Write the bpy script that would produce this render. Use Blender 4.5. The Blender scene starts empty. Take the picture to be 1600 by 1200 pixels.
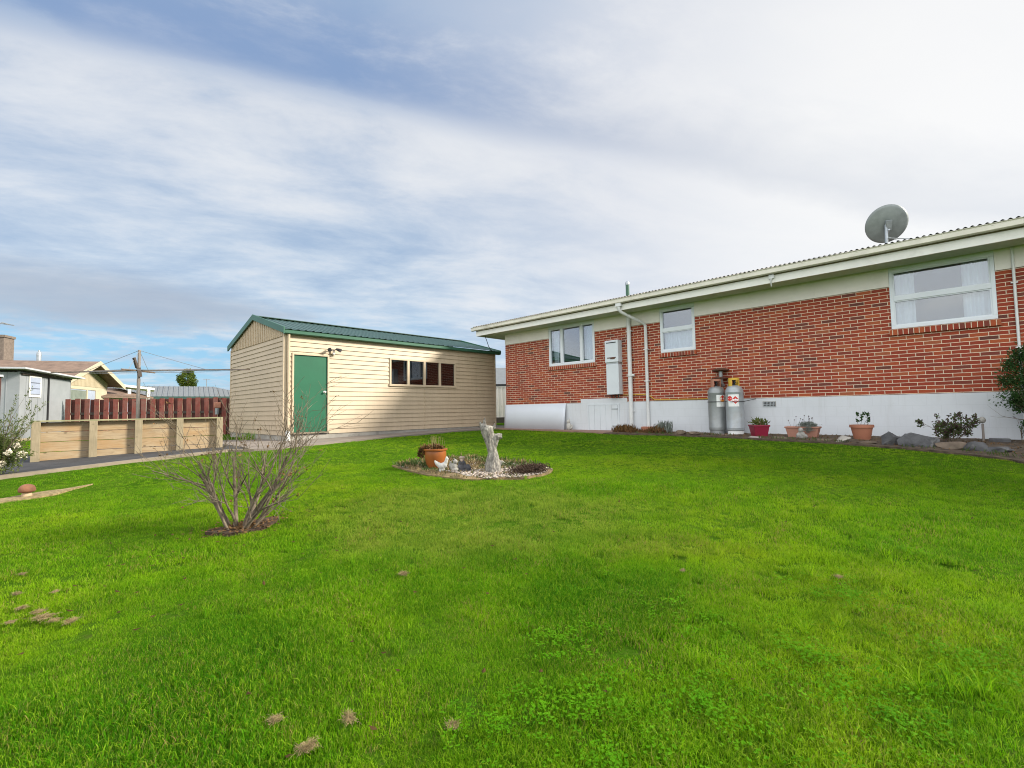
import bpy, bmesh, math, random
import numpy as np
from mathutils import Vector, Matrix, noise
from mathutils.geometry import delaunay_2d_cdt
random.seed(7); rng = np.random.default_rng(7)
S = bpy.context.scene
COL = S.collection
PI = math.pi

# ------------------------------------------------------------------ helpers
def sm(u):
    u = min(max(u, 0.0), 1.0); return u*u*(3-2*u)
def zg(x, y):
    return -1.10 + .38*sm((.75*x+.55*y-.5)/9) + .08*sm((x-5)/6)
OFF = {}
class MB:
    def __init__(s): s.v = []; s.f = []; s.m = []; s.cur = 0
    def add(s, vs, fs):
        n = len(s.v); s.v += [tuple(p) for p in vs]
        for f in fs: s.f.append(tuple(i+n for i in f)); s.m.append(s.cur)
        return s
    def box(s, x0, x1, y0, y1, z0, z1):
        return s.add([(x0,y0,z0),(x1,y0,z0),(x1,y1,z0),(x0,y1,z0),(x0,y0,z1),(x1,y0,z1),(x1,y1,z1),(x0,y1,z1)],
                     [(3,2,1,0),(4,5,6,7),(0,1,5,4),(1,2,6,5),(2,3,7,6),(3,0,4,7)])
    def bar(s, a, b, w, t, up=(0,0,1)):
        a = Vector(a); b = Vector(b); d = (b-a).normalized(); u = Vector(up)
        r = d.cross(u)
        if r.length < 1e-4: r = d.cross(Vector((0,1,0)))
        r.normalize(); u = r.cross(d).normalized()
        q = [a-r*w/2-u*t/2, a+r*w/2-u*t/2, a+r*w/2+u*t/2, a-r*w/2+u*t/2]
        q += [p+(b-a) for p in q]
        return s.add(q, [(3,2,1,0),(4,5,6,7),(0,1,5,4),(1,2,6,5),(2,3,7,6),(3,0,4,7)])
    def quad(s, *p): return s.add(p, [tuple(range(len(p)))])
    def tube(s, path, rad, n=8, caps=True):
        P = [Vector(p) for p in path]; vs = []; k = len(P)
        R = [rad]*k if not hasattr(rad, '__len__') else rad
        ref = None
        for i in range(k):
            d = (P[min(i+1,k-1)]-P[max(i-1,0)])
            d = d.normalized() if d.length > 1e-9 else Vector((0,0,1))
            if ref is None:
                ref = d.orthogonal().normalized()
            ref = (ref - d*ref.dot(d))
            ref = ref.normalized() if ref.length > 1e-6 else d.orthogonal().normalized()
            b = d.cross(ref)
            for j in range(n):
                a = 2*PI*j/n
                vs.append(P[i]+(ref*math.cos(a)+b*math.sin(a))*R[i])
        fs = []
        for i in range(k-1):
            for j in range(n):
                fs.append((i*n+j, i*n+(j+1)%n, (i+1)*n+(j+1)%n, (i+1)*n+j))
        if caps: fs += [tuple(range(n-1,-1,-1)), tuple(range((k-1)*n, k*n))]
        return s.add(vs, fs)
    def lathe(s, prof, c=(0,0,0), n=24, caps=True):
        return s.tube_z([(r, z) for r, z in prof], c, n, caps)
    def tube_z(s, prof, c, n, caps):
        vs = []; fs = []; k = len(prof)
        for r, z in prof:
            for j in range(n):
                a = 2*PI*j/n; vs.append((c[0]+r*math.cos(a), c[1]+r*math.sin(a), c[2]+z))
        for i in range(k-1):
            for j in range(n): fs.append((i*n+j, i*n+(j+1)%n, (i+1)*n+(j+1)%n, (i+1)*n+j))
        if caps: fs += [tuple(range(n-1,-1,-1)), tuple(range((k-1)*n, k*n))]
        return s.add(vs, fs)
    def prism(s, poly, d):
        n = len(poly); d = Vector(d); a = [Vector(p) for p in poly]
        return s.add(a+[p+d for p in a], [tuple(range(n-1,-1,-1)), tuple(range(n,2*n))]+[(i,(i+1)%n,(i+1)%n+n,i+n) for i in range(n)])
    def blob(s, c, r, sub=2, amp=0.0, fr=3.0, seed=0):
        bm = bmesh.new(); bmesh.ops.create_icosphere(bm, subdivisions=sub, radius=1)
        r = r if hasattr(r,'__len__') else (r,r,r); vs = []
        for v in bm.verts:
            k = 1+amp*noise.noise(v.co*fr+Vector((seed*3.1,seed*1.7,seed)))
            vs.append((c[0]+v.co.x*r[0]*k, c[1]+v.co.y*r[1]*k, c[2]+v.co.z*r[2]*k))
        fs = [tuple(v.index for v in f.verts) for f in bm.faces]; bm.free()
        return s.add(vs, fs)
    def leaf(s, p, d, up, L, w):
        d = Vector(d).normalized(); u = Vector(up); r = d.cross(u)
        if r.length < 1e-4: r = d.orthogonal()
        r.normalize(); p = Vector(p); h = r.cross(d)*L*.12
        return s.add([p, p+d*L*.5+r*w*.5-h, p+d*L, p+d*L*.5-r*w*.5-h, p+d*L*.5], [(0,1,4),(1,2,4),(2,3,4),(3,0,4)])
    def build(s, name, mat, parent=None, smooth=False, bevel=0, remesh=0, fixn=True):
        off = OFF.get(parent.name, Vector((0,0,0))) if parent else Vector((0,0,0))
        me = bpy.data.meshes.new(name)
        me.from_pydata([(x-off.x, y-off.y, z-off.z) for x,y,z in s.v], [], s.f)
        for m in (mat if isinstance(mat,(list,tuple)) else [mat]): me.materials.append(m)
        me.polygons.foreach_set('material_index', s.m)
        if fixn and len(s.f) < 60000:
            bm = bmesh.new(); bm.from_mesh(me); bmesh.ops.recalc_face_normals(bm, faces=bm.faces); bm.to_mesh(me); bm.free()
        if smooth is True: me.polygons.foreach_set('use_smooth', [True]*len(s.f))
        elif smooth: me.set_sharp_from_angle(angle=math.radians(smooth)); me.polygons.foreach_set('use_smooth', [True]*len(s.f))
        o = bpy.data.objects.new(name, me); COL.objects.link(o)
        if parent: o.parent = parent; OFF[o.name] = off
        if bevel:
            b = o.modifiers.new('bevel','BEVEL'); b.width = bevel; b.segments = 2; b.limit_method = 'ANGLE'
        if remesh:
            r = o.modifiers.new('remesh','REMESH'); r.mode = 'VOXEL'; r.voxel_size = remesh; r.use_smooth_shade = True
            q = o.modifiers.new('smooth','SMOOTH'); q.iterations = 3; q.factor = .5
        return o
def tag(o, label, cat, group=None, kind=None):
    o['label'] = label; o['category'] = cat
    if group: o['group'] = group
    if kind: o['kind'] = kind
    return o
def thing(name, loc, label, cat, group=None, rz=0, local=False):
    o = bpy.data.objects.new(name, None); COL.objects.link(o); o.empty_display_size = .1
    o.location = loc; o.rotation_euler = (0,0,rz)
    OFF[o.name] = Vector((0,0,0)) if local else Vector(loc)
    return tag(o, label, cat, group)
def copy_thing(o, loc, rz=0, scale=1, label=None):
    c = o.copy(); COL.objects.link(c); c.location = loc; c.rotation_euler = (0,0,rz); c.scale = (scale,)*3
    if label: c['label'] = label
    for ch in o.children:
        d = ch.copy(); COL.objects.link(d); d.parent = c
        for g in ch.children:
            e = g.copy(); COL.objects.link(e); e.parent = d
    return c
def struct(o): o['kind'] = 'structure'; return o
def inpoly(X, Y, poly):
    X = np.asarray(X, float); Y = np.asarray(Y, float); ins = np.zeros(X.shape, bool)
    n = len(poly)
    for i in range(n):
        x0,y0 = poly[i]; x1,y1 = poly[(i+1)%n]
        c = ((y0 > Y) != (y1 > Y)); den = (y1-y0) if y1 != y0 else 1e-12
        ins ^= c & (X < (x1-x0)*(Y-y0)/den + x0)
    return ins
def sheet(name, poly, mat, dz, step=.35, skirt=0.0, parent=None, bump=0.0, edge=0.0):
    """a sheet that follows the ground inside a polygon, with a real edge down to the ground"""
    B = []
    n = len(poly)
    for i in range(n):
        a = Vector(poly[i]); b = Vector(poly[(i+1)%n]); k = max(1, int((b-a).length/step))
        for j in range(k):
            p = a.lerp(b, j/k)
            if edge: p = p + Vector((noise.noise(Vector((p.x*4,p.y*4,1))), noise.noise(Vector((p.x*4,p.y*4,9)))))*edge
            B.append(p)
    nb = len(B); xs = [p[0] for p in B]; ys = [p[1] for p in B]
    gx, gy = np.meshgrid(np.arange(min(xs), max(xs), step), np.arange(min(ys), max(ys), step))
    gx = gx.ravel(); gy = gy.ravel(); k = inpoly(gx, gy, [tuple(p) for p in B])
    pts = B+[Vector((float(a), float(b))) for a, b in zip(gx[k], gy[k])]
    vo, eo, fo, *_ = delaunay_2d_cdt([Vector(p) for p in pts], [], [list(range(nb))], 1, 1e-5)
    mb = MB()
    def z(p): return zg(p[0],p[1])+dz+(bump*noise.noise(Vector((p[0]*3,p[1]*3,0))) if bump else 0)
    mb.add([(p[0], p[1], z(p)) for p in vo], [tuple(f) for f in fo])
    if skirt:
        for i in range(nb):
            a = B[i]; b = B[(i+1)%nb]
            mb.quad((a.x,a.y,z(a)), (b.x,b.y,z(b)), (b.x,b.y,zg(b.x,b.y)-skirt), (a.x,a.y,zg(a.x,a.y)-skirt))
    return mb.build(name, mat, parent)

# ------------------------------------------------------------------ materials
class NT:
    def __init__(s, name):
        s.m = bpy.data.materials.new(name); s.m.use_nodes = True; s.t = s.m.node_tree
        s.b = s.t.nodes['Principled BSDF']; s.out = s.t.nodes['Material Output']
    def n(s, typ, **kw):
        nd = s.t.nodes.new(typ)
        for k, v in kw.items():
            if k.startswith('i_'): nd.inputs[k[2:].replace('_',' ')].default_value = v
            else: setattr(nd, k, v)
        return nd
    def l(s, a, b): s.t.links.new(a, b)
    def coords(s, scale=(1,1,1), rnd=True, world=False):
        if world: src = s.n('ShaderNodeNewGeometry').outputs['Position']
        else: src = s.n('ShaderNodeTexCoord').outputs['Object']
        mp = s.n('ShaderNodeMapping'); mp.inputs['Scale'].default_value = scale; s.l(src, mp.inputs['Vector'])
        if rnd:
            oi = s.n('ShaderNodeObjectInfo'); mu = s.n('ShaderNodeMath', operation='MULTIPLY'); mu.inputs[1].default_value = 37.0
            s.l(oi.outputs['Random'], mu.inputs[0]); s.l(mu.outputs[0], mp.inputs['Location'])
        return mp.outputs['Vector']
    def noise(s, vec, scale, detail=4, rough=.55, dist=0):
        nd = s.n('ShaderNodeTexNoise'); nd.inputs['Scale'].default_value = scale; nd.inputs['Detail'].default_value = detail
        nd.inputs['Roughness'].default_value = rough; nd.inputs['Distortion'].default_value = dist
        s.l(vec, nd.inputs['Vector']); return nd.outputs['Fac']
    def ramp(s, fac, stops, interp='LINEAR'):
        nd = s.n('ShaderNodeValToRGB'); cr = nd.color_ramp; cr.interpolation = interp
        while len(cr.elements) < len(stops): cr.elements.new(.5)
        for e, (p, c) in zip(cr.elements, stops):
            e.position = p; e.color = (c[0],c[1],c[2],1) if hasattr(c,'__len__') else (c,c,c,1)
        s.l(fac, nd.inputs['Fac']); return nd.outputs['Color']
    def mix(s, fac, a, b, mode='MIX'):
        nd = s.n('ShaderNodeMix', data_type='RGBA', blend_type=mode)
        for sock, v in ((nd.inputs[0],fac),(nd.inputs[6],a),(nd.inputs[7],b)):
            if hasattr(v,'links') or hasattr(v,'is_linked'): s.l(v, sock)
            elif hasattr(v,'__len__'): sock.default_value = (v[0],v[1],v[2],1)
            else: sock.default_value = v
        return nd.outputs[2]
    def bump(s, h, strength=.3, dist=.01):
        nd = s.n('ShaderNodeBump'); nd.inputs['Strength'].default_value = strength; nd.inputs['Distance'].default_value = dist
        s.l(h, nd.inputs['Height']); s.l(nd.outputs['Normal'], s.b.inputs['Normal'])
    def fin(s, col, rough=.6, metal=0, spec=.5):
        if hasattr(col,'is_linked'): s.l(col, s.b.inputs['Base Color'])
        else: s.b.inputs['Base Color'].default_value = (*col,1)
        s.b.inputs['Roughness'].default_value = rough; s.b.inputs['Metallic'].default_value = metal
        s.b.inputs['Specular IOR Level'].default_value = spec
        return s.m
def sc(c, k): return tuple(min(1,x*k) for x in c)
def pm(name, c, rough=.6, var=.25, scale=6, c2=None, bump=.15, bscale=60, bdist=.004, metal=0, stretch=(1,1,1), spec=.4, dirt=None, dirt_amt=.5):
    """plain procedural surface: two tones blended by noise, fine bump, optional blotches of dirt"""
    t = NT(name); v = t.coords(stretch)
    f = t.noise(v, scale, 5, .6)
    col = t.ramp(f, [(.3, sc(c,1-var)), (.7, c2 or sc(c,1+var*.6))])
    if dirt:
        d = t.noise(v, scale*.45, 6, .68, .4)
        col = t.mix(t.ramp(d, [(.55,0),(.72,dirt_amt)]), col, dirt)
    if bump: t.bump(t.noise(v, bscale, 3), bump, bdist)
    return t.fin(col, rough, metal, spec)

M = {}
def mk_brick(name, vertical=False):
    t = NT(name); tc = t.n('ShaderNodeTexCoord'); sx = t.n('ShaderNodeSeparateXYZ'); t.l(tc.outputs['Object'], sx.inputs[0])
    cx = t.n('ShaderNodeCombineXYZ')
    add = t.n('ShaderNodeMath', operation='ADD'); t.l(sx.outputs['X'], add.inputs[0]); t.l(sx.outputs['Y'], add.inputs[1])
    t.l(add.outputs[0], cx.inputs[0]); t.l(sx.outputs['Z'], cx.inputs[1])
    wob = t.noise(tc.outputs['Object'], 9, 2); ws = t.n('ShaderNodeVectorMath', operation='MULTIPLY_ADD')
    ws.inputs[1].default_value = (.004,.004,0)
    t.l(wob, ws.inputs[0]); t.l(cx.outputs[0], ws.inputs[2])
    b = t.n('ShaderNodeTexBrick'); t.l(ws.outputs[0], b.inputs['Vector'])
    b.inputs['Color1'].default_value = (0,0,0,1); b.inputs['Color2'].default_value = (1,1,1,1); b.inputs['Mortar'].default_value = (.5,.5,.5,1)
    b.inputs['Scale'].default_value = 1; b.inputs['Mortar Size'].default_value = .0065 if vertical else .0060; b.inputs['Mortar Smooth'].default_value = .25
    b.inputs['Brick Width'].default_value = .0775 if vertical else .245; b.inputs['Row Height'].default_value = 3.0 if vertical else .0688
    if vertical: b.offset = 0
    red = t.ramp(b.outputs['Color'], [(0,(.085,.040,.032)),(.06,(.16,.045,.032)),(.14,(.24,.040,.021)),(.42,(.285,.045,.021)),(.72,(.32,.052,.022)),(.93,(.39,.092,.032)),(1,(.33,.10,.045))])
    fine = t.noise(tc.outputs['Object'], 45, 5, .7); red = t.mix(t.ramp(fine, [(.35,.0),(.75,.5)]), red, (.20,.045,.028))
    blot = t.noise(tc.outputs['Object'], 1.3, 4); red = t.mix(t.ramp(blot, [(.45,0),(.75,.28)]), red, (.24,.055,.035))
    mort = t.mix(t.noise(tc.outputs['Object'], 30, 3), (.56,.44,.32), (.82,.69,.53))
    col = t.mix(b.outputs['Fac'], red, mort)
    h = t.n('ShaderNodeMath', operation='SUBTRACT'); h.inputs[0].default_value = 1; t.l(b.outputs['Fac'], h.inputs[1])
    ha = t.n('ShaderNodeMath', operation='MULTIPLY_ADD'); t.l(fine, ha.inputs[0]); ha.inputs[1].default_value = .25; t.l(h.outputs[0], ha.inputs[2])
    t.bump(ha.outputs[0], .7, .008)
    return t.fin(col, .82, 0, .25)
def mk_wood(name, c1, c2, c3, axis=0, rough=.75, stain=None):
    t = NT(name); st = [9,9,9]; st[axis] = .7
    v = t.coords(tuple(st)); g = t.noise(v, 3.2, 6, .65, 1.2)
    col = t.ramp(g, [(.25,c1),(.5,c2),(.75,c3)])
    big = t.noise(t.coords((1,1,2.2)), 2.2, 3); col = t.mix(t.ramp(big, [(.42,0),(.7,.65)]), col, stain or c1)
    kn = t.n('ShaderNodeTexVoronoi'); kn.inputs['Scale'].default_value = 2.6; t.l(t.coords((1.3,1.3,1.9)), kn.inputs['Vector'])
    col = t.mix(t.ramp(kn.outputs['Distance'], [(.05,.75),(.12,0)]), col, sc(c1,.45))
    t.bump(g, .35, .006); return t.fin(col, rough, 0, .3)
def mk_foliage(name, ca, cb, cc=None, trans=.35, world=2.5, rough=.5, spec=.3):
    t = NT(name); p = t.n('ShaderNodeNewGeometry'); oi = t.n('ShaderNodeObjectInfo')
    f = t.noise(p.outputs['Position'], world, 3); r = t.noise(p.outputs['Position'], world*14, 2)
    col = t.ramp(f, [(.3,ca),(.7,cb)]); col = t.mix(t.ramp(r, [(.5,0),(.8,.8)]), col, cc or sc(cb,1.35))
    t.l(col, t.b.inputs['Base Color']); t.b.inputs['Roughness'].default_value = rough; t.b.inputs['Specular IOR Level'].default_value = spec
    tr = t.n('ShaderNodeBsdfTranslucent'); t.l(col, tr.inputs['Color']); mx = t.n('ShaderNodeMixShader'); mx.inputs[0].default_value = trans
    t.l(t.b.outputs[0], mx.inputs[1]); t.l(tr.outputs[0], mx.inputs[2]); t.l(mx.outputs[0], t.out.inputs['Surface'])
    return t.m
def mk_grass():
    t = NT('grass_blade'); p = t.n('ShaderNodeNewGeometry').outputs['Position']; oi = t.n('ShaderNodeObjectInfo')
    f = t.noise(p, .55, 4, .6); g = t.noise(p, 3.5, 4, .65); isl = t.n('ShaderNodeNewGeometry').outputs['Random Per Island']
    col = t.ramp(f, [(.34,(.065,.235,.002)),(.46,(.155,.365,.003)),(.56,(.235,.43,.005)),(.70,(.33,.45,.014))])
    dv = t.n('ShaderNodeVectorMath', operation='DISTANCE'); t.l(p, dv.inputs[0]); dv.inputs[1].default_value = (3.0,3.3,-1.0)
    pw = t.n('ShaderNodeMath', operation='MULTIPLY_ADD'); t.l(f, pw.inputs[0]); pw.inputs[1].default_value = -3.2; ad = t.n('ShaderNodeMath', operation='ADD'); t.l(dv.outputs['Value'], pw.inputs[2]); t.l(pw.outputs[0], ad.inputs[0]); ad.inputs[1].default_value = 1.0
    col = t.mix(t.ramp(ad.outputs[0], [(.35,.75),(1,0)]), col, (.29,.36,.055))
    col = t.mix(t.ramp(g, [(.40,.0),(.68,.7)]), col, (.045,.175,.002))
    col = t.mix(t.ramp(isl, [(0,.85),(.2,.55),(.36,0)]), col, (.022,.085,.002))
    col = t.mix(t.ramp(isl, [(.66,0),(.74,.65),(.86,.75),(.87,0)]), col, (.28,.40,.022))
    dry = t.noise(p, 2.1, 5, .7); lim = t.n('ShaderNodeMath', operation='MULTIPLY'); t.l(t.ramp(isl, [(.88,0),(.885,1)]), lim.inputs[0]); t.l(t.ramp(dry, [(.42,.12),(.64,1)]), lim.inputs[1])
    col = t.mix(lim.outputs[0], col, (.34,.23,.085))
    t.l(col, t.b.inputs['Base Color']); t.b.inputs['Roughness'].default_value = .6; t.b.inputs['Specular IOR Level'].default_value = .08
    tr = t.n('ShaderNodeBsdfTranslucent'); t.l(col, tr.inputs['Color']); mx = t.n('ShaderNodeMixShader'); mx.inputs[0].default_value = .4
    t.l(t.b.outputs[0], mx.inputs[1]); t.l(tr.outputs[0], mx.inputs[2]); t.l(mx.outputs[0], t.out.inputs['Surface'])
    return t.m
def mk_pane(name, tint, gloss, rough=.0, k=.8):
    t = NT(name); t.t.nodes.remove(t.b)
    tr = t.n('ShaderNodeBsdfTransparent'); tr.inputs['Color'].default_value = (*tint,1)
    gl = t.n('ShaderNodeBsdfGlossy'); gl.inputs['Roughness'].default_value = rough; gl.inputs['Color'].default_value = (.92,.95,.98,1)
    lw = t.n('ShaderNodeLayerWeight'); lw.inputs['Blend'].default_value = .35
    ma = t.n('ShaderNodeMath', operation='MULTIPLY_ADD', use_clamp=True); t.l(lw.outputs['Fresnel'], ma.inputs[0]); ma.inputs[1].default_value = k; ma.inputs[2].default_value = gloss
    mx = t.n('ShaderNodeMixShader'); t.l(ma.outputs[0], mx.inputs[0]); t.l(tr.outputs[0], mx.inputs[1]); t.l(gl.outputs[0], mx.inputs[2]); t.l(mx.outputs[0], t.out.inputs['Surface'])
    return t.m
def mk_board(name, c, dirt=(.30,.24,.15)):
    t = NT(name); v = t.coords((1,1,1)); vs = t.coords((5,5,.5))
    col = t.ramp(t.noise(v, 1.4, 4), [(.3,sc(c,.93)),(.7,sc(c,1.05))])
    col = t.mix(t.ramp(t.noise(vs, 2.0, 5, .7), [(.48,0),(.8,.38)]), col, dirt)
    col = t.mix(t.ramp(t.noise(v, 3.1, 6, .75, .5), [(.60,0),(.78,.35)]), col, (.36,.31,.22))
    t.bump(t.noise(t.coords((1,1,12)), 12, 3), .06, .003)
    return t.fin(col, .5, 0, .35)
def mk_plinth(name, c):
    t = NT(name); v = t.coords((1,1,1))
    col = t.ramp(t.noise(v, 1.1, 5), [(.3,sc(c,.93)),(.7,sc(c,1.04))])
    col = t.mix(t.ramp(t.noise(t.coords((6,6,.6)), 2, 5, .7), [(.52,0),(.8,.28)]), col, (.36,.36,.33))
    tc = t.n('ShaderNodeTexCoord'); sx = t.n('ShaderNodeSeparateXYZ'); t.l(tc.outputs['Object'], sx.inputs[0]); cx = t.n('ShaderNodeCombineXYZ'); t.l(sx.outputs['Y'], cx.inputs[0]); t.l(sx.outputs['Z'], cx.inputs[1])
    bk = t.n('ShaderNodeTexBrick'); t.l(cx.outputs[0], bk.inputs['Vector']); bk.inputs['Scale'].default_value = 1; bk.inputs['Brick Width'].default_value = .40; bk.inputs['Row Height'].default_value = .2; bk.inputs['Mortar Size'].default_value = .006; bk.inputs['Mortar Smooth'].default_value = .6
    jn = t.n('ShaderNodeMath', operation='MULTIPLY'); t.l(bk.outputs['Fac'], jn.inputs[0]); jn.inputs[1].default_value = .16; col = t.mix(jn.outputs[0], col, (.34,.36,.37))
    col = t.mix(t.ramp(t.noise(v, 2.4, 7, .75, .6), [(.60,0),(.75,.4)]), col, (.38,.38,.35))
    t.bump(t.noise(v, 14, 6, .7), .22, .012)
    return t.fin(col, .7, 0, .3)

M['brick'] = mk_brick('red_brick'); M['brick_edge'] = mk_brick('red_brick_on_edge', True)
M['plinth'] = mk_plinth('white_painted_concrete', (.58,.605,.63))
M['whitepanel'] = pm('white_sheet', (.60,.635,.69), .4, .05, 1.2, bump=.03, bscale=8)
M['cream'] = pm('cream_board', (.75,.71,.65), .55, .06, 2, bump=.05, dirt=(.45,.46,.36), dirt_amt=.25)
M['soffit'] = pm('pale_green_soffit', (.46,.54,.38), .6, .06, 2, bump=.05)
M['fascia'] = pm('white_fascia', (.76,.75,.70), .45, .07, 3, bump=.04, dirt=(.4,.4,.33), dirt_amt=.35)
M['gutter'] = pm('cream_gutter', (.66,.63,.53), .4, .12, 4, bump=.05, dirt=(.28,.26,.18), dirt_amt=.5)
M['roofgrey'] = pm('weathered_grey_roofing', (.23,.21,.19), .7, .3, 5, bump=.1)
M['whiteframe'] = pm('white_window_frame', (.66,.70,.74), .35, .04, 3, bump=.02)
M['curtain'] = pm('sheer_white_curtain', (.78,.80,.80), .9, .05, 5, bump=0)
M['pane'] = mk_pane('window_glass', (.80,.84,.87), .10, .0, .5)
M['shedpane'] = mk_pane('dark_window_glass', (.30,.31,.33), .07, .0, .55)
M['interior'] = pm('dim_room', (.30,.29,.28), .9, .05, 2, bump=0)
M['pipewhite'] = pm('white_plastic_pipe', (.64,.65,.64), .35, .07, 4, bump=.02, dirt=(.5,.48,.4), dirt_amt=.3)
M['pipegreen'] = pm('green_painted_pipe', (.045,.12,.075), .45, .15, 5)
M['galv'] = pm('galvanised_steel', (.38,.41,.43), .42, .25, 7, bump=.08, bscale=40, metal=.55)
M['dishgrey'] = pm('dull_grey_dish', (.25,.275,.27), .5, .2, 5, bump=.03, metal=.2, dirt=(.11,.12,.11), dirt_amt=.4)
M['gasyellow'] = pm('yellow_gas_pipe', (.50,.30,.03), .45, .1, 5)
M['metalwhite'] = pm('white_enamel', (.58,.62,.65), .35, .05, 3, bump=.02, dirt=(.42,.36,.28), dirt_amt=.2)
M['rust'] = pm('rusty_iron', (.11,.045,.025), .8, .4, 12, bump=.3)
M['eavetimber'] = pm('olive_brown_timber', (.19,.15,.085), .8, .2, 6)
M['black'] = pm('black_rubber', (.02,.02,.022), .6, .2, 8)
M['darkgap'] = pm('dark_timber', (.07,.055,.045), .8, .2, 6)
M['bottle'] = pm('worn_silver_paint', (.27,.285,.285), .42, .14, 5, bump=.06, bscale=30, metal=.35, dirt=(.19,.16,.12), dirt_amt=.35)
M['bottle_new'] = pm('clean_silver_paint', (.36,.39,.405), .4, .1, 5, bump=.06, bscale=30, metal=.3, dirt=(.24,.20,.15), dirt_amt=.3)
M['collar'] = pm('faded_pink_steel', (.38,.17,.11), .5, .15, 8); M['collar_y'] = pm('yellow_steel', (.60,.38,.05), .5, .12, 8)
M['sticker'] = pm('white_sticker', (.75,.76,.74), .4, .04, 6, bump=0)
M['red'] = pm('red_print', (.62,.035,.03), .4, .06, 6, bump=0); M['orange'] = pm('orange_print', (.75,.26,.02), .4, .06, 6, bump=0)
M['board'] = mk_board('cream_weatherboard', (.47,.372,.255)); M['boardtrim'] = pm('cream_trim', (.49,.39,.27), .5, .06, 4, bump=.04)
M['shedgreen'] = pm('dark_green_steel', (.030,.105,.062), .38, .12, 3, bump=.03)
M['shedroof'] = pm('green_ribbed_roofing', (.036,.078,.064), .38, .2, 4, bump=.05)
M['door'] = pm('green_door_paint', (.012,.100,.050), .42, .12, 2, bump=.03)
M['concrete'] = pm('weathered_concrete', (.33,.31,.27), .85, .22, 4, bump=.25, bscale=90, dirt=(.13,.12,.10), dirt_amt=.65)
M['path'] = pm('old_concrete_path', (.20,.168,.14), .88, .22, 3, bump=.25, bscale=110, dirt=(.15,.13,.10), dirt_amt=.5)
M['kerb'] = pm('pale_concrete_edging', (.22,.18,.13), .85, .2, 6, bump=.25, bscale=80, dirt=(.2,.16,.1), dirt_amt=.5)
M['asphalt'] = pm('dark_asphalt', (.032,.033,.038), .85, .3, 3, c2=(.052,.052,.056), bump=.5, bscale=220, dirt=(.03,.03,.032), dirt_amt=.6)
M['paving'] = pm('brown_paving', (.25,.155,.115), .85, .2, 6, bump=.25, bscale=70, dirt=(.14,.09,.06), dirt_amt=.5)
M['sleeper'] = mk_wood('pine_sleeper', (.20,.145,.088), (.31,.235,.145), (.40,.315,.205), 0, stain=(.32,.19,.08))
M['post'] = mk_wood('pine_post', (.19,.16,.10), (.27,.22,.14), (.33,.275,.185), 2)
M['caprail'] = mk_wood('mossy_timber_capping', (.17,.16,.085), (.26,.25,.14), (.32,.30,.18), 0)
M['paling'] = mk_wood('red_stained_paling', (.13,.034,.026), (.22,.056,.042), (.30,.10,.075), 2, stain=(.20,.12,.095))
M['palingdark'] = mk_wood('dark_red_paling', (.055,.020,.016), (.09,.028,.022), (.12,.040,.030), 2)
M['greywall'] = pm('pale_grey_shed_wall', (.26,.275,.29), .55, .08, 3, bump=.05, dirt=(.3,.31,.32), dirt_amt=.3)
M['greyroof'] = pm('light_grey_sheet_roof', (.46,.47,.49), .45, .1, 3)
M['louvre'] = pm('hazy_louvre_glass', (.32,.36,.46), .15, .1, 4, bump=0, spec=.8)
M['polewood'] = pm('old_grey_pole', (.24,.21,.185), .8, .3, 6, stretch=(8,8,1))
M['armmetal'] = pm('rusty_pipe_arm', (.20,.14,.10), .7, .35, 9)
M['wire'] = pm('grey_wire', (.20,.21,.22), .5, .1, 5, bump=0)
M['yellowwall'] = mk_board('yellow_weatherboard', (.44,.37,.26)); M['yellowtrim'] = pm('pale_yellow_trim', (.48,.41,.30), .5, .06, 3)
M['brownroof'] = pm('brown_tile_roof', (.17,.115,.085), .8, .3, 2.5, bump=.4, bscale=18, bdist=.03, dirt=(.33,.24,.18), dirt_amt=.4)
M['greytile'] = pm('grey_ribbed_roof', (.155,.165,.17), .55, .12, 3)
M['chimney'] = pm('pale_chimney_brick', (.17,.135,.11), .85, .3, 9, bump=.4, bscale=24, bdist=.02)
M['stone'] = pm('dark_basalt', (.085,.085,.088), .85, .4, 6, bump=.6, bscale=22, bdist=.02, dirt=(.30,.29,.26), dirt_amt=.5)
M['stonebrown'] = pm('brown_stone', (.14,.105,.075), .85, .4, 6, bump=.6, bscale=22, bdist=.02, dirt=(.10,.12,.05), dirt_amt=.5)
M['palestone'] = pm('pale_stone', (.36,.33,.29), .85, .3, 7, bump=.5, bscale=25, bdist=.015)
M['soil'] = pm('garden_soil', (.075,.052,.034), .95, .5, 9, c2=(.13,.095,.06), bump=1, bscale=45, bdist=.03)
M['mulch'] = pm('dark_red_mulch', (.075,.045,.028), .95, .5, 14, bump=1, bscale=50, bdist=.03)
M['bedsoil'] = pm('mossy_gravel_bed', (.16,.12,.06), .95, .5, 7, c2=(.30,.21,.10), bump=1, bscale=60, bdist=.02, dirt=(.10,.14,.03), dirt_amt=.9)
M['pebble'] = pm('white_pebbles', (.26,.20,.155), .85, .4, 22, bump=.2, c2=(.46,.40,.34))
M['terracotta'] = pm('glazed_terracotta', (.27,.085,.020), .35, .18, 4, bump=.05, dirt=(.20,.065,.02), dirt_amt=.45)
M['claypot'] = pm('matt_clay_plastic', (.36,.145,.085), .65, .1, 5, bump=.08); M['clay2'] = pm('faded_clay_trough', (.34,.165,.115), .7, .14, 6, bump=.1)
M['crimson'] = pm('crimson_plastic', (.22,.012,.035), .4, .1, 4, bump=.03)
M['drift'] = pm('bleached_driftwood', (.13,.12,.108), .9, .45, 12, c2=(.36,.335,.29), bump=.9, bscale=30, bdist=.02, stretch=(2,2,.7))
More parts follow.
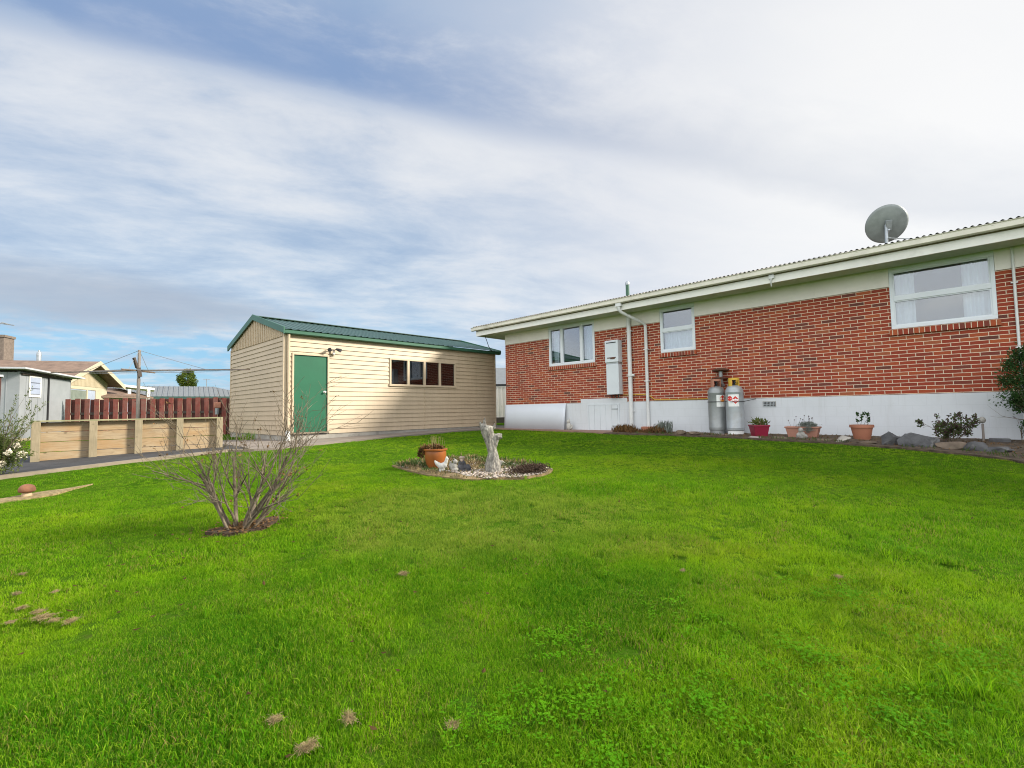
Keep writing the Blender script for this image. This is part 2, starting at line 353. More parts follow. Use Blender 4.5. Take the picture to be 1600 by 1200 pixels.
M['henwhite'] = pm('chalky_white_ornament', (.46,.45,.41), .6, .15, 8, bump=.2)
M['ornament'] = pm('grey_stone_ornament', (.30,.29,.26), .8, .45, 14, bump=.5)
M['gnomedark'] = pm('dark_weathered_figure', (.06,.058,.065), .7, .5, 12, bump=.4); M['gnomehead'] = pm('faded_figure_face', (.34,.26,.20), .7, .3, 14, bump=.3)
M['mushcap'] = pm('rusty_brown_cap', (.20,.085,.045), .8, .45, 9, bump=.6, bscale=24, bdist=.01); M['mushstem'] = pm('tan_stem', (.44,.33,.21), .8, .25, 9, bump=.3)
M['bark'] = pm('lichened_bark', (.065,.045,.030), .85, .4, 18, c2=(.22,.175,.12), bump=.6, bscale=60, bdist=.006)
M['deadleaf'] = pm('dead_brown_leaf', (.10,.055,.025), .9, .45, 20, c2=(.21,.12,.05), bump=0, spec=.1)
M['deaddark'] = pm('dark_dead_leaf', (.06,.038,.015), .95, .4, 20, bump=0, spec=.05)
M['straw'] = pm('dry_cut_grass', (.15,.105,.04), .9, .4, 30, c2=(.34,.26,.125), bump=0)
M['leafdark'] = mk_foliage('dark_green_leaf', (.020,.062,.016), (.040,.105,.022), (.085,.15,.035))
M['leafmid'] = mk_foliage('mid_green_leaf', (.045,.085,.020), (.085,.13,.030), (.15,.17,.05))
M['leafyellow'] = mk_foliage('yellow_green_leaf', (.065,.105,.022), (.13,.16,.04), (.24,.22,.07))
M['leafsilver'] = mk_foliage('silver_leaf', (.15,.175,.15), (.25,.28,.24), (.30,.33,.29), .2)
M['leafpurple'] = mk_foliage('purple_leaf', (.055,.030,.032), (.09,.055,.045), (.05,.075,.03), .2)
M['petal'] = pm('cream_petal', (.68,.62,.50), .7, .12, 12, bump=0)
M['conifer'] = mk_foliage('conifer_green', (.045,.085,.010), (.11,.15,.018), (.19,.20,.03), .25, 1.2)
M['clover'] = mk_foliage('clover_leaf', (.055,.20,.003), (.10,.27,.004), (.16,.32,.02), .35, 5, .8, .06)
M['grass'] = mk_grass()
def mk_ground():
    t = NT('turf_ground'); p = t.coords((1,1,1), False, True)
    col = t.ramp(t.noise(p, 1.2, 5), [(.3,(.030,.082,.004)),(.7,(.06,.120,.008))])
    col = t.mix(t.ramp(t.noise(p, 16, 5, .7), [(.52,0),(.78,.7)]), col, (.075,.065,.025))
    t.bump(t.noise(p, 55, 4), .8, .02); return t.fin(col, 1, 0, 0)
M['ground'] = mk_ground()

# ------------------------------------------------------------------ layout (metres; the camera's eye is the origin, x along the shed, y along the house)
A = 11.63                    # brick face of the house
LAWN = [(-9,9.5),(-.22,10.30),(2.9,10.86),(3.25,10.52),(3.71,10.50),(5.03,10.98),(6.89,11.58),(9.17,11.72),(11.25,11.80),(11.22,10.91),(10.85,8.49),(10.36,6.5),
        (10.28,4.2),(9.85,2.9),(9.71,1.76),(9.5,.89),(9.25,.16),(8.95,-.3),(8.5,-.65),(7.6,-1.3),(7,-9),(-9,-9)]
BED = [(3.94,6.38),(3.82,5.44),(3.87,4.94),(4.02,4.55),(4.4,4.18),(4.78,4.08),(5.09,4.2),(5.32,4.66),(5.3,5.31),(5.18,5.94),(4.89,6.24),(4.37,6.42)]
SHRUBBED = [(1.34+.22*math.cos(a)*(1+.3*math.sin(3*a)), 4.66+.19*math.sin(a)*(1+.25*math.cos(2*a))) for a in np.linspace(0,2*PI,16,endpoint=False)]
SHRUBBED = [(x+.1 if x>1.34 else x, y) for x,y in SHRUBBED]
BACKLAWN = [(-7,14.3),(.4,14.3),(3.0,14.1),(4.0,15.2),(4.5,20),(-7,24)]
HOLES = [(2.79,1.94,.06),(3.14,1.49,.08),(3.68,1.44,.08),(2.90,.88,.07),(4.07,.13,.09),(3.3,.9,.06),(2.5,1.7,.05),(4.9,1.2,.08),(5.3,.3,.08),(2.2,2.2,.05),(3.9,2.0,.07),(3.45,.35,.08),(4.4,.75,.07),(1.7,1.6,.06),(.83,2.9,.05),(2.6,.4,.06)]
HOLES += [(1.0,4.2,.06),(.75,4.5,.06),(1.55,4.15,.05),(.9,5.0,.06),(2.3,4.75,.06),(2.55,4.4,.05),(1.9,4.2,.05),(.5,4.9,.06),(.35,4.3,.05),(2.1,3.9,.05)]

_hr = random.Random(3)
for _ in range(46):
    a_ = math.radians(45.9+_hr.uniform(-48,48)); d_ = 1.7+4.2*_hr.random(); HOLES.append((d_*math.sin(a_), d_*math.cos(a_), _hr.uniform(.025,.06)))

def build_ground():
    near = list(np.linspace(-9,14,185)); out = [16,19,24,32,45,70,120,220,400]
    xs = np.array([-v for v in reversed(out)]+near+out, float); ys = np.array([-v for v in reversed(out)]+near+out, float)
    nx, ny = len(xs), len(ys); mb = MB(); vs = []
    for y in ys:
        for x in xs:
            z = zg(x,y)
            if abs(x)<14.5 and abs(y)<14.5:
                z += .010*noise.noise(Vector((x*1.3,y*1.3,0)))+.004*noise.noise(Vector((x*4,y*4,5))) - .016
                for hx,hy,hr in HOLES:
                    d2 = (x-hx)**2+(y-hy)**2
                    if d2 < 1: z -= .05*math.exp(-d2/(hr*hr))
            vs.append((x,y,z))
    mb.add(vs, [(j*nx+i, j*nx+i+1, (j+1)*nx+i+1, (j+1)*nx+i) for j in range(ny-1) for i in range(nx-1)])
    return struct(mb.build('ground', M['ground'], smooth=True, fixn=False))
build_ground()
struct(sheet('driveway', [(-9,9.62),(-.24,10.42),(2.92,10.98),(3.2,10.9),(3.35,11.7),(3.15,14.0),(.4,14.1),(-9,14.1)], M['asphalt'], .012, .4, .05))
struct(sheet('path', [(3.28,10.62),(3.71,10.52),(5.03,11.0),(6.89,11.60),(9.17,11.74),(11.3,11.82),(13.5,11.85),(13.5,14),(12.42,14),(12.42,12.86),(4.75,12.86),(4.70,15.0),(3.3,14.6),(3.36,11.7)], M['path'], .022, .4, .05))
struct(sheet('driveway_edging', [(-9,9.49),(-.22,10.29),(2.9,10.85),(3.27,10.50),(3.30,10.62),(2.93,10.99),(-.24,10.43),(-9,9.63)], M['kerb'], .035, .3, .05, edge=.015))
struct(sheet('paving', [(11.3,11.83),(11.24,10.91),(10.87,8.49),(10.45,6.85),(A+.1,6.85),(A+.1,11.83)], M['paving'], .018, .4, .05))
struct(sheet('garden_bed', [(10.38,6.84),(10.37,6.48),(10.3,4.2),(9.87,2.9),(9.73,1.76),(9.52,.89),(9.27,.16),(8.97,-.3),(8.52,-.65),(7.6,-1.3),(7.6,-9),(A+.1,-9),(A+.1,6.84)], M['soil'], .014, .25, .05, bump=.012))
struct(sheet('island_bed', BED, M['bedsoil'], .008, .12, .05, bump=.015, edge=.06))
struct(sheet('shrub_bed', SHRUBBED, M['mulch'], .006, .08, .05, bump=.012, edge=.06))

# ------------------------------------------------------------------ brick house
house = thing('brick_house', (A,5,-.64), 'long red brick house with white base, cream gutter and three white windows', 'house')
def wall_with_holes(mb, x0, x1, ya, yb, za, zb, holes):
    ys = sorted({ya,yb,*[h[0] for h in holes],*[h[1] for h in holes]}); 
    ys = [y for y in ys if ya<=y<=yb]
    for a,b in zip(ys[:-1],ys[1:]):
        c = (a+b)/2; cuts = sorted([(max(za,h[2]),min(zb,h[3])) for h in holes if h[0]<c<h[1]])
        z = za
        for h0,h1 in cuts:
            if h1<=z or h0>=zb: continue
            if h0>z: mb.box(x0,x1,a,b,z,h0)
            z = h1
        if z<zb: mb.box(x0,x1,a,b,z,zb)
YL, YR = 11.57, -9.0
WIN = [(7.86,9.60,1.36,2.60),(4.87,5.80,1.43,2.60),(-.40,1.04,1.43,2.60)]
b = MB(); wall_with_holes(b, A, A+.11, YR, YL, .175, 2.255, WIN)
b.box(A+.11, 20, YL-.11, YL, .175, 2.255); b.box(20,20.11,YR,YL,.175,2.255); b.box(A+.11,20,YR,YR+.11,.175,2.255)
b.build('brick_wall', M['brick'], house)
b = MB(); b.box(A-.022, A+.13, YR-.02, 6.84, -.95, .168); b.box(A-.022, A+.13, 8.40, YL+.02, -.95, .168); b.box(A-.022,A+.13,6.84,8.40,-.95,.287)
b.box(A+.13,20.1,YL-.1,YL+.02,-.95,.168)
b.build('plinth', M['plinth'], house, bevel=.006)
b = MB(); wall_with_holes(b, A-.02, A+.09, YR, YL-.002, 2.262, 2.62, WIN)
for y in (10.9,7.2,6.3,3.6,2.3,1.15,-.75,-1.9): b.box(A-.027,A-.019,y-.022,y+.022,2.262,2.62)
b.box(A+.09,19.9,YL-.1,YL-.004,2.262,3.0); b.build('frieze_board', M['cream'], house)
b = MB(); b.box(11.03,A+.1,YR-.4,12.36,2.622,2.636)
for y in (11.3,9.0,6.6,4.2,1.8,-.6,-3): b.box(11.03,A-.02,y-.012,y+.012,2.616,2.6225)
b.box(A+.1,20.5,YL,12.36,2.622,2.636); b.build('soffit', M['soffit'], house)
b = MB(); b.box(11.0,11.028,YR-.4,12.385,2.605,2.765); b.box(11.03,16,12.362,12.385,2.605,2.765); b.build('fascia', M['fascia'], house, bevel=.004)
b = MB(); b.box(11.0,11.03,YR-.4,12.38,2.7655,2.84); b.build('roof_edge_timber', M['eavetimber'], house)
prof = [(10.998,2.875),(10.998,2.80),(10.975,2.785),(10.905,2.785),(10.885,2.80),(10.885,2.885),(10.870,2.897),(10.870,2.903),(10.893,2.903),(10.899,2.885),(10.899,2.808),(10.91,2.797),(10.97,2.797),(10.985,2.808),(10.985,2.875)]
b = MB(); b.prism([(x,12.53,z) for x,z in prof],(0,-(12.53-YR+.4),0)); b.box(10.888,10.997,12.522,12.533,2.786,2.88)
for y in np.arange(-8.5,12.4,.9): b.box(10.88,11.0,y,y+.025,2.866,2.874)
b.build('gutter', M['gutter'], house)
# corrugated roof
b = MB(); ny = int((12.5-YR+.5)/.0875*8); vs = []
slope = .205
for i in range(ny+1):
    y = YR-.5+(12.5-YR+.5)*i/ny; w = .015*math.sin(2*PI*y/.0875)
    for x in (10.93,16.0): vs.append((x,y,2.931+slope*(x-10.93)+w))
    vs.append((21.2,y,2.931+slope*5.07-slope*5.2+w))
b.add(vs, [q for i in range(ny) for q in ((3*i,3*i+3,3*i+4,3*i+1),(3*i+1,3*i+4,3*i+5,3*i+2))])
b.build('roof', M['roofgrey'], house, smooth=True, fixn=False)
b = MB(); b.prism([(11.1,12.34,2.77),(20.4,12.34,2.77),(20.4,12.34,2.95),(16,12.34,3.87),(11.1,12.34,2.87)],(0,.02,0)); b.build('gable_end', M['cream'], house)
b = MB(); b.box(A+.13,19.9,YR+.13,YL-.13,.20,.24); b.box(A+.13,19.9,YR+.13,YL-.13,2.63,2.66); b.box(15.4,15.5,YR+.13,YL-.13,.25,2.62)
for y in (11.0,6.9,3.0,-2.6): b.box(A+.15,15.4,y,y+.08,.25,2.62)
b.build('interior', M['interior'], house)
def curtain(mb, y0, y1, z0, z1, x, amp=.022, wl=.11):
    n = max(6,int((y1-y0)/.012)); vs = []
    for i in range(n+1):
        y = y0+(y1-y0)*i/n; o = amp*math.sin(2*PI*y/wl+.8*math.sin(y*9))
        vs += [(x+o*.6,y,z1),(x+o,y,(z0+z1)/2),(x+o*1.25,y,z0)]
    mb.add(vs, [q for i in range(n) for q in ((3*i,3*i+1,3*i+4,3*i+3),(3*i+1,3*i+2,3*i+5,3*i+4))])
def window(y0,y1,z0,z1,vm=(),hm=(),label=None):
    f = MB(); X0,X1 = A-.012,A+.07
    f.box(X0-.012,X1,y0+.002,y1-.002,z1-.075,z1+.015); f.box(X0,X1,y0+.002,y1-.002,z0,z0+.065)
    f.box(X0,X1,y0+.002,y0+.058,z0+.065,z1-.075); f.box(X0,X1,y1-.058,y1-.002,z0+.065,z1-.075)
    for y in vm: f.box(X0-.004,X1-.01,y-.04,y+.04,z0+.065,z1-.075)
    for z in hm: f.box(X0-.004,X1-.01,y0+.058,y1-.058,z-.042,z+.042)
    fo = f.build('window', M['whiteframe'], house, bevel=.004)
    ys = [y0+.058]+[y for v in sorted(vm) for y in (v-.04,v+.04)]+[y1-.058]; zs = [z0+.065]+[z for v in hm for z in (v-.042,v+.042)]+[z1-.075]
    # sash beads
    sh = MB(); p = MB()
    for ya,yb in zip(ys[::2],ys[1::2]):
        for za,zb in zip(zs[::2],zs[1::2]):
            t = .02; sh.box(X0+.012,X1-.02,ya,yb,za,za+t); sh.box(X0+.012,X1-.02,ya,yb,zb-t,zb); sh.box(X0+.012,X1-.02,ya,ya+t,za+t,zb-t); sh.box(X0+.012,X1-.02,yb-t,yb,za+t,zb-t)
            p.box(A+.026,A+.032,ya+t,yb-t,za+t,zb-t)
    sh.build('sash', M['whiteframe'], fo); p.build('pane', M['pane'], fo)
    s = MB(); s.prism([(A-.055,y0-.03,z0-.02),(A+.05,y0-.03,z0-.002),(A+.05,y0-.03,z0-.12),(A-.055,y0-.03,z0-.12)],(0,y1-y0+.06,0))
    s.build('sill', M['brick_edge'], fo)
    return fo
w1 = window(*WIN[0], vm=(8.34,9.09)); [(lambda c: (curtain(c,a,e,1.44,2.5,A+.16), c.build('curtain', M['curtain'], w1, smooth=True)))(MB()) for a,e in ((8.0,8.32),(9.3,9.52))]
w2 = window(*WIN[1], hm=(2.01,)); c = MB(); curtain(c,4.95,5.75,1.49,2.0,A+.14,.016,.09); c.build('curtain', M['curtain'], w2, smooth=True)
w3 = window(*WIN[2], hm=(2.01,)); [(lambda c: (curtain(c,a,e,1.49,2.52,A+.16), c.build('curtain', M['curtain'], w3, smooth=True)))(MB()) for a,e in ((.68,.97),(-.33,.02))]
# sub-floor door
f = MB(); f.box(A-.04,A-.0225,7.08,7.13,-.66,.10); f.box(A-.04,A-.0225,8.11,8.16,-.66,.10); f.box(A-.04,A-.0225,7.08,8.16,.1005,.13)
d = f.build('subfloor_door', M['metalwhite'], house)
f = MB()
for k in range(5): f.box(A-.034,A-.0228,7.14+k*.194,7.14+(k+1)*.194-.006,-.655,.095)
f.build('door_panel', M['metalwhite'], d)
for z in (-.02,-.5): MB().box(A-.046,A-.0345,7.12,7.33,z-.016,z+.016).build('hinge', M['galv'], d)
b = MB(); b.box(A-.028,A-.0225,3.115,3.385,-.02,.10); v = b.build('air_vent', M['concrete'], house)
b = MB()
for i in range(9): b.box(A-.036,A-.0285,3.13+i*.029,3.138+i*.029,-.01,.09)
for z in (-.014,.033,.085): b.box(A-.037,A-.0286,3.118,3.382,z-.006,z+.006)
b.build('grille', M['galv'], v)
b = MB(); b.box(A-.0295,A-.0282,3.125,3.375,-.012,.092); b.build('vent_opening', M['black'], v)
# pipes fixed to the wall
b = MB(); b.tube([(A-.075,6.685,-.80),(A-.075,6.685,2.615)],.058,14); b.tube([(A-.075,6.685,.86),(A-.075,6.685,.93)],.072,14); b.tube([(A-.075,6.685,.90),(A-.075,6.56,.885)],.035,10)
for z in (2.1,-.1): b.box(A-.09,A-.001,6.61,6.76,z,z+.03)
sp = b.build('waste_pipe', M['pipewhite'], house, smooth=40)
b = MB(); b.tube([(A-.075,6.685,2.90),(A-.075,6.685,3.40)],.05,14); b.build('vent_pipe_top', M['pipegreen'], sp, smooth=40)
b = MB(); b.lathe([(.052,3.40),(.056,3.42),(.056,3.47),(.04,3.50),(.012,3.515)],(A-.075,6.685,0),14); b.build('vent_cowl', M['galv'], sp, smooth=40)
b = MB(); b.box(10.90,11.0,6.53,6.69,2.70,2.786); b.tube([(10.95,6.61,2.74),(10.95,6.61,2.62),(11.0,6.58,2.55),(11.5,6.24,2.28),(A-.06,6.19,2.20),(A-.06,6.19,-.52)],[.045,.045,.042,.042,.042,.042],12)
for z in (1.55,.7): b.box(A-.10,A-.001,6.13,6.25,z,z+.025)
dp = b.build('downpipe', M['pipewhite'], house, smooth=40)
b = MB(); b.box(A-.16,A-.025,6.08,6.36,-.64,-.50); b.build('gully', M['claypot'], dp, bevel=.01)
b = MB(); b.tube([(A-.03,6.95,.365),(A-.03,6.28,.355),(A-.03,6.12,.30),(A-.03,6.0,.205),(A-.03,4.15,.19)],.013,8); b.build('gas_pipe', M['gasyellow'], house, smooth=True)
b = MB(); b.tube([(A-.035,-.617,2.61),(A-.035,-.617,.15),(A-.045,-.617,-.6)],.02,10)
for z in (2.0,.9): b.box(A-.05,A-.001,-.66,-.575,z,z+.02)
b.build('conduit', M['pipewhite'], house, smooth=40)
b = MB(); b.box(10.96,11.0,2.87,2.97,2.69,2.775); b.tube([(10.97,2.92,2.70),(10.99,2.935,2.62),(11.03,2.94,2.54)],[.022,.018,.014],10); b.build('gutter_outlet', M['pipewhite'], house, bevel=.006)
# white sheet leaning on the plinth
b = MB(); n = 26; vs = []
for i in range(n+1):
    y = 8.93+(YL+.0-8.93)*i/n; o = .065*math.exp(-((y-8.93)/.35)**2)
    for z,lean in ((.175,.028),(-.2,.06+o*.6),(-.645,.085+o)):
        vs.append((A-.026-lean,y,z)); 
nf = [(3*i+k,3*i+3+k,3*i+4+k,3*i+1+k) for i in range(n) for k in (0,1)]
b.add(vs,nf); o = tag(b.build('wall_panel', M['whitepanel'], smooth=True), 'smooth white sheet propped against the base of the brick house near its corner', 'panel')
so = o.modifiers.new('thickness','SOLIDIFY'); so.thickness = .008
# water heater
wh = thing('water_heater', (A-.1,7.17,.38), 'tall narrow white gas water heater box hung on the brick wall', 'water heater')
b = MB(); b.box(A-.20,A-.002,6.97,7.37,.385,1.235); b.build('lower_case', M['metalwhite'], wh, bevel=.012)
b = MB(); b.box(A-.225,A-.002,6.955,7.385,1.285,1.905); b.build('upper_case', M['metalwhite'], wh, bevel=.015)
b = MB(); b.box(A-.19,A-.002,6.975,7.365,1.2355,1.2845); b.build('seam_band', M['galv'], wh)
b = MB(); b.box(A-.232,A-.2255,7.02,7.33,1.825,1.85); b.build('flue_slot', M['black'], wh)
b = MB(); b.box(A-.236,A-.2255,7.03,7.30,1.40,1.425); b.box(A-.236,A-.2255,7.06,7.20,1.375,1.398); b.build('exhaust_lip', M['rust'], wh)
for y in (7.06,7.17,7.27): MB().tube([(A-.09,y,.384),(A-.09,y,.29)],.016,8).build('pipe_fitting', M['black'], wh)
# small lamp? bracket under gutter is a house part; satellite dish
dish = thing('satellite_dish', (12.0,1.09,3.10), 'round grey satellite dish on a post above the house roof', 'satellite dish')
b = MB(); b.tube([(12.0,1.075,3.02),(12.0,1.06,3.60)],.028,12); b.build('post', M['galv'], dish, smooth=40)
ctr = Vector((12.06,1.045,3.62)); axis = Vector((.80,.30,.46)).normalized(); ux = axis.cross(Vector((0,0,1))).normalized(); uy = ux.cross(axis)
b = MB(); vs = []; fs = []; nr, na = 8, 40
for i in range(nr+1):
    r = .365*i/nr
    for j in range(na):
        a = 2*PI*j/na; vs.append(ctr+ux*r*math.cos(a)*.98+uy*r*math.sin(a)*1.03+axis*(r*r*.55))
for i in range(nr):
    for j in range(na): fs.append((i*na+j,i*na+(j+1)%na,(i+1)*na+(j+1)%na,(i+1)*na+j))
b.add(vs,fs); o = b.build('reflector', M['dishgrey'], dish, smooth=True); so = o.modifiers.new('t','SOLIDIFY'); so.thickness = .012
b = MB(); b.bar(ctr-axis*.07+uy*.09,ctr-axis*.07-uy*.10,.10,.06,axis); b.bar(ctr-axis*.03,ctr-axis*.11,.07,.12); b.bar((12.0,1.02,3.50),ctr-uy*.2,.03,.05); b.build('bracket', M['galv'], dish)
b = MB(); q = ctr-uy*.3+axis*.05; b.tube([q,q+axis*.45+uy*.05],.012,8); b.blob(q+axis*.5+uy*.1,(.04,.04,.05),2); b.build('receiver_arm', M['galv'], dish, smooth=40)
MB().tube([(12.0,1.06,3.33),(12.1,.70,3.24),(12.2,.38,3.16)],.009,6).build('stay', M['galv'], dish); MB().tube([(12.0,1.06,3.36),(12.3,.74,3.19)],.007,6).build('stay', M['galv'], dish)

# ------------------------------------------------------------------ gas bottles, cowl
def gas_bottle(x, y, z, body, collar, label, turn):
    t = thing('gas_bottle', (x,y,z), label, 'gas bottle', 'gas bottles against the house')
    b = MB(); b.lathe([(.172,.075),(.185,.09),(.187,.13),(.187,.135),(.189,.14),(.187,.145),(.187,.93),(.189,.935),(.189,.95),(.187,.955),(.18,1.00),(.15,1.055),(.10,1.09),(.05,1.10)],(x,y,z),40); b.build('cylinder', body, t, smooth=35)
    b = MB(); b.lathe([(.165,.0),(.168,.0),(.168,.078),(.160,.082)],(x,y,z),40); b.build('foot_ring', M['sticker'] if body is M['bottle_new'] else M['bottle'], t, smooth=35)
    b = MB(); na = 30
    for i in range(na):
        a0 = 2*PI*i/na; a1 = 2*PI*(i+1)/na; am = (a0+a1)/2
        front = abs((am-turn+PI)%(2*PI)-PI) < .62 or abs((am-turn-PI+PI)%(2*PI)-PI) < .5
        z0 = 1.06; z1 = 1.265
        spans = [(1.215,z1)] if front else [(z0,z1)]
        for p,q in spans:
            vs = [(x+r*math.cos(a),y+r*math.sin(a),z+h) for h in (p,q) for r in (.115,.108) for a in (a0,a1)]
            b.add(vs,[(0,1,5,4),(2,6,7,3),(4,5,7,6),(0,2,3,1),(0,4,6,2),(1,3,7,5)])
    b.build('collar', collar, t)
    b = MB(); b.lathe([(.03,1.09),(.03,1.14),(.022,1.15),(.022,1.19),(.04,1.195),(.04,1.22),(.02,1.225)],(x,y,z),16); b.tube([(x,y,z+1.165),(x+.08*math.cos(turn),y+.08*math.sin(turn),z+1.165)],.02,10); b.build('valve', M['black'], t, smooth=40)
    return t
def wrap(mb, x, y, z, R, a0, a1, z0, z1, n=10):
    vs = [(x+R*math.cos(a0+(a1-a0)*i/n), y+R*math.sin(a0+(a1-a0)*i/n), z+h) for i in range(n+1) for h in (z0,z1)]
    mb.add(vs,[(2*i,2*i+2,2*i+3,2*i+1) for i in range(n)])
def decal(mb, x, y, z, R, ac, zc, shape, s, n=20):
    P = []
    for i in range(n):
        a = 2*PI*i/n
        if shape=='circle': u,v = math.cos(a)*s, math.sin(a)*s
        else:
            k = 1/(abs(math.cos(a))+abs(math.sin(a))); u,v = math.cos(a)*k*s, math.sin(a)*k*s
        P.append((x+R*math.cos(ac+u/R), y+R*math.sin(ac+u/R), z+zc+v))
    c = (x+R*math.cos(ac), y+R*math.sin(ac), z+zc); mb.add(P+[c],[(i,(i+1)%n,n) for i in range(n)])
g1 = gas_bottle(11.30,4.29,-.625,M['bottle'],M['collar'],'dull silver gas bottle with faded pink collar, further left of two',PI+.65)
g2 = gas_bottle(11.20,3.85,-.625,M['bottle_new'],M['collar_y'],'cleaner silver gas bottle with yellow collar beside the dull one',PI+.65)
for g,(x,y),ac in ((g1,(11.30,4.29),PI+.98),(g2,(11.20,3.85),PI+.20)):
    z = -.625; s = MB(); wrap(s,x,y,z,.1885,ac-.62,ac+.62,.62,.89); st = s.build('warning_label', M['sticker'], g)
    q = MB()
    if g is g1:
        decal(q,x,y,z,.1900,ac+.15,.80,'circle',.072); q.build('orange_disc', M['orange'], st)
        q = MB(); decal(q,x,y,z,.1908,ac+.15,.845,'diamond',.045); wrap(q,x,y,z,.1908,ac-.02,ac+.30,.775,.80,6); q.build('red_mark', M['red'], st)
    else:
        decal(q,x,y,z,.1900,ac+.22,.765,'diamond',.088); decal(q,x,y,z,.1900,ac-.42,.80,'circle',.055); q.build('red_diamond', M['red'], st)
        q = MB(); decal(q,x,y,z,.1908,ac+.22,.775,'diamond',.026); wrap(q,x,y,z,.1908,ac+.12,ac+.32,.735,.742,4); q.build('flame_mark', M['sticker'], st)
b = MB(); 
pth = [(A-.03,4.59,.13)]+[(11.30+.195*math.cos(a),4.29+.195*math.sin(a),.11) for a in np.linspace(PI*.62,PI*1.25,9)]+[(11.20+.195*math.cos(a),3.85+.195*math.sin(a),.10) for a in np.linspace(PI*.98,PI*1.45,8)]+[(A-.03,3.53,.16)]
b.tube(pth,.008,6); tag(b.build('restraint_chain', M['black'], smooth=True), 'thin dark restraint chain looped round the two gas bottles', 'chain')
fl = thing('flue_cowl', (A-.02,4.24,.66), 'rusty mushroom shaped flue cowl standing on brick wall above gas bottles', 'flue cowl')
b = MB(); b.tube([(A-.01,4.24,.50),(A-.12,4.24,.55),(A-.14,4.24,.62),(A-.14,4.24,.84)],.045,12); b.build('flue_pipe', M['galv'], fl, smooth=40)
b = MB(); b.lathe([(.02,.83),(.17,.835),(.19,.85),(.19,.875),(.10,.905),(.02,.915)],(A-.14,4.24,0),28); b.lathe([(.05,.655),(.20,.65),(.205,.665),(.06,.70)],(A-.16,4.24,0),28); b.build('cap', M['rust'], fl, smooth=40)

# ------------------------------------------------------------------ cream garage
SX0,SX1,SY,SYB = 4.72,12.38,12.89,17.45
gar = thing('garage', (SX0,SY,-.72), 'cream weatherboard garage with green roof and green door', 'garage')
P_ = .131; Z0 = -.565
def siding_front(mb, x0,x1,z0,z1):
    k = 0
    while Z0+k*P_ < z1:
        a = Z0+k*P_; bz = a+P_; lo, hi = max(a,z0), min(bz,z1)
        if hi > lo+1e-4:
            o = lambda z: .022*(1-(z-a)/P_)+.004
            mb.quad((x0,SY-o(lo),lo),(x1,SY-o(lo),lo),(x1,SY-o(hi),hi),(x0,SY-o(hi),hi))
            mb.quad((x0,SY,lo),(x1,SY,lo),(x1,SY-o(lo),lo),(x0,SY-o(lo),lo))
        k += 1
DX0,DX1,DZ0,DZ1 = 4.96,5.87,-.50,1.57; WX0,WX1,WZ0,WZ1 = 7.84,10.45,.81,1.68
b = MB(); ZT = 2.16
siding_front(b,SX0+.05,DX0-.05,Z0,ZT); siding_front(b,DX0-.05,DX1+.05,DZ1+.05,ZT); siding_front(b,DX1+.05,WX0,Z0,ZT); siding_front(b,WX0,WX1,Z0,WZ0); siding_front(b,WX0,WX1,WZ1,ZT); siding_front(b,WX1,SX1-.04,Z0,ZT)
b.build('front_cladding', M['board'], gar, fixn=False)
b = MB(); k = 0
while Z0+k*P_ < 2.06:
    a = Z0+k*P_; hi = min(a+P_,2.06); o0 = .026; o1 = .004
    b.quad((SX0-o0,SYB,a),(SX0-o0,SY+.03,a),(SX0-o1,SY+.03,hi),(SX0-o1,SYB,hi)); b.quad((SX0,SYB,a),(SX0,SY+.03,a),(SX0-o0,SY+.03,a),(SX0-o0,SYB,a)); k += 1
b.build('side_cladding', M['board'], gar, fixn=False)
RY = (SY+SYB)/2; RZ = 2.885; EZ = 2.20
b = MB(); b.prism([(SX0-.012,SY,2.062),(SX0-.012,SYB,2.062),(SX0-.012,SYB,EZ),(SX0-.012,RY,RZ-.03),(SX0-.012,SY,EZ)],(.012,0,0))
for y in np.arange(SY+.12,SYB,.15):
    zt = EZ+(RZ-EZ)*(1-abs(y-RY)/(RY-SY))-.06
    if zt > 2.1: b.box(SX0-.03,SX0-.0121,y-.012,y+.012,2.063,zt)
b.build('gable_cladding', M['board'], gar)
for q in ((SX0-.034,SX0+.05,SY-.034,SY+.032,Z0-.01,2.16),(SX1-.04,SX1+.01,SY-.03,SY+.02,Z0-.01,2.1),(SX0-.03,SX0,SYB-.04,SYB+.02,Z0-.01,2.1)): MB().box(*q).build('corner_trim', M['boardtrim'], gar, bevel=.004)
b = MB(); b.box(SX0+.001,SX0+.05,SY+.001,SYB,Z0,2.06); b.box(SX1-.06,SX1-.001,SY+.03,SYB,Z0,2.2); b.box(SX0+.05,SX1-.06,SYB-.05,SYB,Z0,2.2)
b.box(SX0+.05,WX0,SY+.03,SY+.06,Z0,2.16); b.box(WX1,SX1-.06,SY+.03,SY+.06,Z0,2.16); b.box(WX0,WX1,SY+.03,SY+.06,Z0,WZ0); b.box(WX0,WX1,SY+.03,SY+.06,WZ1,2.16)
b.build('inner_lining', M['interior'], gar)
b = MB(); b.box(SX0-.005,SX1-.005,SY-.004,SYB,-1.0,Z0-.001); b.build('foundation', M['concrete'], gar, bevel=.01)
